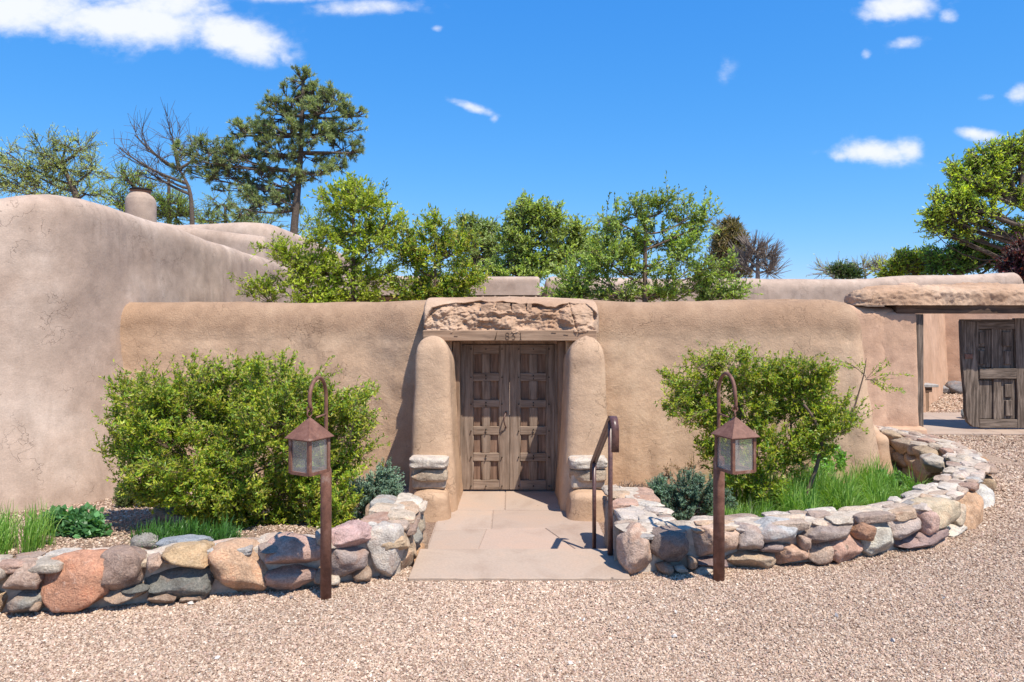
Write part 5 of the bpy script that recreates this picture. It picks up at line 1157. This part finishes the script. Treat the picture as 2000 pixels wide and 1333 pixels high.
def up_shoots(par_name, lst, d, label_obj):
    shoots(label_obj, lst, d, 12, .055, .024, [(.12, .185, .04), (.09, .15, .035)], .004)
ob = [o for o in COL.objects if o.name.startswith('fruit_tree')]
up_shoots('', [(x, 430, x+rnd.uniform(-12, 12), rnd.uniform(365, 395)) for x in (1185, 1205, 1225, 1250, 1272, 1300, 1320, 1345, 1368, 1395)]+[(1400, 560, 1470, 572), (1420, 550, 1462, 556)], 10.9, ob[2])
up_shoots('', [(x, 400, x+rnd.uniform(-8, 14), rnd.uniform(340, 360)) for x in (655, 680, 700, 718, 740, 755)]+[(600, 520, 520, 465), (560, 560, 465, 545), (590, 580, 470, 575)], 10.8, ob[0])

# ---- far trees
WILL = [(.46, .54, .18), (.52, .60, .22), (.38, .46, .15)]
kwf = dict(nb=15, nt_=11, nl=13, leafL=.14, leafW=.036, bark=M_BARK, twigL=.95, up=.25, limb_r=.09, spread=.8, twig_r=.012, shell=.3)
tree('willow_tree', 'airy pale green willow tree at the far left above the adobe wing', 'tree', 40, 130, [tuple(W(160, 430, 40)), tuple(W(150, 380, 40)), tuple(W(120, 320, 40))], .28,
     [(120,275,38,32,.5),(85,290,35,30,.5),(160,290,30,32,.5),(60,330,45,30),(130,330,40,32),(190,330,20,30,.5),(30,350,40,35),(90,370,50,30),(20,300,25,20,.4),(160,375,40,30,.7)], grp, pal=WILL, **kwf)
tree('willow_tree', 'pale green willow clump right of the chimney at the left', 'tree', 38, 330, None, .2,
     [(240,345,36,26,.7),(260,375,40,28,.8),(215,385,30,22,.6),(330,400,34,30),(350,420,30,22),(300,405,32,28,.8)], grp, pal=[(.36, .48, .09), (.42, .53, .11), (.28, .40, .08)], **kwf)
kwb = dict(nb=8, nt_=5, nl=0, bark=M_BARK, twigL=1.1, up=.4, limb_r=.09, spread=.8, twig_r=.010, shell=.5)
tree('bare_tree', 'leafless grey tree between the willow and the pine', 'tree', 36, 375, [tuple(W(376, 430, 36)), tuple(W(372, 370, 36)), tuple(W(350, 330, 36))], .13,
     [(235,290,14,28,.6),(265,265,16,30,.7),(300,300,20,34),(340,265,16,36),(345,300,18,30),(280,330,26,20,.8),(385,300,18,34,.8),(320,345,30,22)], grp, **kwb)
PINE = [(.22, .29, .12), (.28, .35, .15), (.16, .225, .10), (.36, .39, .18)]
pz = [(590,165,24,22,.9),(560,195,34,26),(615,195,32,24),(660,200,26,24,.7),(640,225,45,22),(590,230,45,26),(540,225,30,24),(690,225,24,14,.6),(660,255,40,22,.9),(560,262,45,25),(620,270,40,24),(510,255,32,20,.8),(480,250,25,14,.5),(455,262,22,12,.4),
      (540,300,45,25),(480,300,36,20,.8),(440,300,25,16,.6),(390,290,24,16,.6),(360,300,18,22,.5),(410,320,34,16,.6),(600,310,40,24,.7),(670,290,32,18,.6),(690,300,18,12,.3),(440,340,36,18,.7),(500,345,45,24,.9),(560,350,40,25,.8),(620,345,30,20,.5),(460,370,40,20,.7),(520,390,44,24,.8),(480,410,36,20,.7),(570,400,36,24,.7),(400,345,30,14,.5),(360,325,22,16,.4),(650,330,26,16,.4)]
tree('pine_tree', 'tall irregular pine tree with dark trunk rising above the adobe buildings', 'tree', 32, 575, [tuple(W(568, 560, 32)), tuple(W(574, 440, 32)), tuple(W(585, 340, 32)), tuple(W(590, 250, 32)), tuple(W(592, 150, 32))], .19, pz, grp,
     nb=10, nt_=9, nl=30, leafL=.19, leafW=.026, pal=PINE, bark=M_BARK, twigL=.42, up=.45, tuft=True, limb_r=.075, lrise=.12, spread=.7, twig_r=.018, lmat=M_NEEDLE, shell=.35)
tree('elm_tree', 'thin green trees in the gap below the pine', 'tree', 42, 440, None, .2, [(430,400,34,34,.6),(470,430,40,22,.8),(400,430,24,18,.6),(520,440,40,20),(640,440,40,35,.7),(620,480,30,30,.7)], grp, pal=[(.28, .40, .09), (.34, .46, .12)], **kwf)
kwm = dict(nb=17, nt_=9, nl=8, leafL=.17, leafW=.075, bark=M_BARK, twigL=.6, up=.25, limb_r=.10, spread=.85, twig_r=.012, shell=.3)
tree('cottonwood_tree', 'green rounded tree seen above the portal, its top lobe highest in the middle', 'tree', 30, 1015, None, .25,
     [(1035,405,24,18),(1070,425,26,20,.8),(1020,430,28,22),(1090,425,14,12,.5),(1020,460,40,24),(1060,460,26,18,.7),(1000,490,45,28),(1040,500,40,28),(980,520,36,24),(1060,525,36,22),(960,540,30,16),(1020,540,50,14)], grp, pal=[(.33, .43, .09), (.40, .49, .11), (.25, .35, .08)], **kwm)
tree('cottonwood_tree', 'duller green tree filling the gap between the doorway shrub and the rounded tree', 'tree', 33, 930, None, .25,
     [(920,450,26,20),(955,455,26,20),(900,470,25,22,.8),(940,490,40,28),(920,520,40,25),(970,480,26,24),(900,440,14,10,.4)], grp, pal=[(.28, .37, .12), (.34, .43, .14)], **kwm)
tree('cottonwood_tree', 'low green tree right of the rounded tree behind the bright shoots', 'tree', 31, 1120, None, .25,
     [(1125,455,26,22),(1100,475,32,24),(1145,480,30,24),(1110,510,40,25),(1160,500,24,24)], grp, pal=[(.33, .43, .09), (.40, .49, .11)], **kwm)
tree('conifer_tree', 'dark olive brown conifer top behind the bright leafy tree', 'tree', 40, 1428, [tuple(W(1428, 560, 40)), tuple(W(1428, 440, 40))], .25,
     [(1425,452,12,12),(1428,470,20,14),(1405,465,10,14,.7),(1422,490,26,18),(1440,510,28,20),(1405,500,16,18),(1430,540,34,18)], grp, nb=20, nt_=8, nl=10, leafL=.3, leafW=.05, pal=[(.24, .20, .09), (.18, .18, .08), (.30, .22, .12)], bark=M_BARK, twigL=.5, up=.7, limb_r=.1, twig_r=.015, lmat=M_NEEDLE, tuft=True, shell=.3)
tree('bare_tree', 'leafless twiggy grey tree right of the olive conifer', 'tree', 38, 1480, None, .2, [(1470,490,24,20),(1500,500,18,18),(1465,520,28,20),(1505,525,18,18),(1450,500,20,20)], grp, nb=18, nt_=12, nl=0, bark=M_BARKP, twigL=.8, up=.8, limb_r=.08, spread=.5, twig_r=.012, shell=.4)
tree('bare_tree', 'small thin nearly bare tree on the horizon left of the green mound', 'tree', 45, 1690, None, .15, [(1630,528,30,12,.8),(1680,525,30,12,.8),(1720,522,25,12,.8),(1610,530,14,12,.4)], grp, nb=16, nt_=9, nl=2, leafL=.16, leafW=.05, pal=WILL, bark=M_BARKP, twigL=.8, up=.6, limb_r=.08, spread=.6, twig_r=.012, shell=.4)
tree('bare_tree', 'small green and grey bush on the horizon above the house parapet', 'tree', 42, 1645, None, .1, [(1645,532,16,10),(1660,535,14,8)], grp, pal=[(.07, .12, .03)], **kwm)
kr = dict(kwm); kr.update(leafL=.12, leafW=.05, twigL=.42, limb_r=.06, nb=18)
tree('elm_tree', 'bright yellow green rounded tree above the right end of the house', 'tree', 24, 1790, None, .2, [(1750,520,24,18),(1780,508,26,16),(1800,520,24,18),(1740,535,22,12),(1810,510,14,14)], grp, pal=G_YEL, **kr)
tree('elm_tree', 'dark green tree between the yellow green tree and the spreading tree', 'tree', 23, 1870, None, .2, [(1835,505,26,20),(1870,500,22,20),(1895,480,16,20,.8),(1850,525,36,14),(1900,510,28,24),(1940,500,26,24,.8),(1920,475,20,14,.5),(1965,500,26,30,.7),(1985,470,20,20,.5)], grp, pal=[(.17, .32, .06), (.24, .40, .08), (.12, .24, .05)], **kr)
kr2 = dict(kr); kr2.update(nb=14, nl=9, limb_r=.09, twigL=.42, leafL=.12, lrise=.35)
tree('spreading_tree', 'large spreading tree at the right edge with dark arching limbs and bright green crown', 'tree', 22, 2085, [tuple(W(2090, 600, 22)), tuple(W(2075, 480, 22)), tuple(W(2040, 430, 22)), tuple(W(1990, 400, 22))], .26,
     [(1990,285,30,18),(1955,300,34,20),(1920,305,30,20),(1890,325,32,22),(1930,330,40,22),(1980,320,40,28),(2030,300,40,30),(1870,345,24,20),(1900,365,34,22),(1950,365,36,20,.7),(1850,380,28,18),(1830,400,28,18),(1870,395,26,14,.8),(1815,420,22,14),(1840,425,28,10,.6),(1808,438,16,10,.7),(1890,420,26,14,.6),(1925,410,22,14,.5),(1990,360,30,26,.8),(2050,360,50,40),(2100,320,50,40),(1980,445,26,14,.5),(2000,405,24,18,.6),(2060,430,40,30,.7),(2130,400,50,40)], grp, .8, pal=[(.46, .58, .07), (.54, .62, .09), (.36, .48, .06), (.24, .36, .07)], **kr2)
tree('plum_tree', 'dark red leaved plum tree at the right edge above the gateway', 'tree', 19, 1995, None, .12, [(1985,520,18,20),(2005,500,22,24),(1990,545,20,12),(2030,520,30,30)], grp, pal=[(.09, .022, .03), (.13, .035, .045), (.06, .02, .025)], **kr)
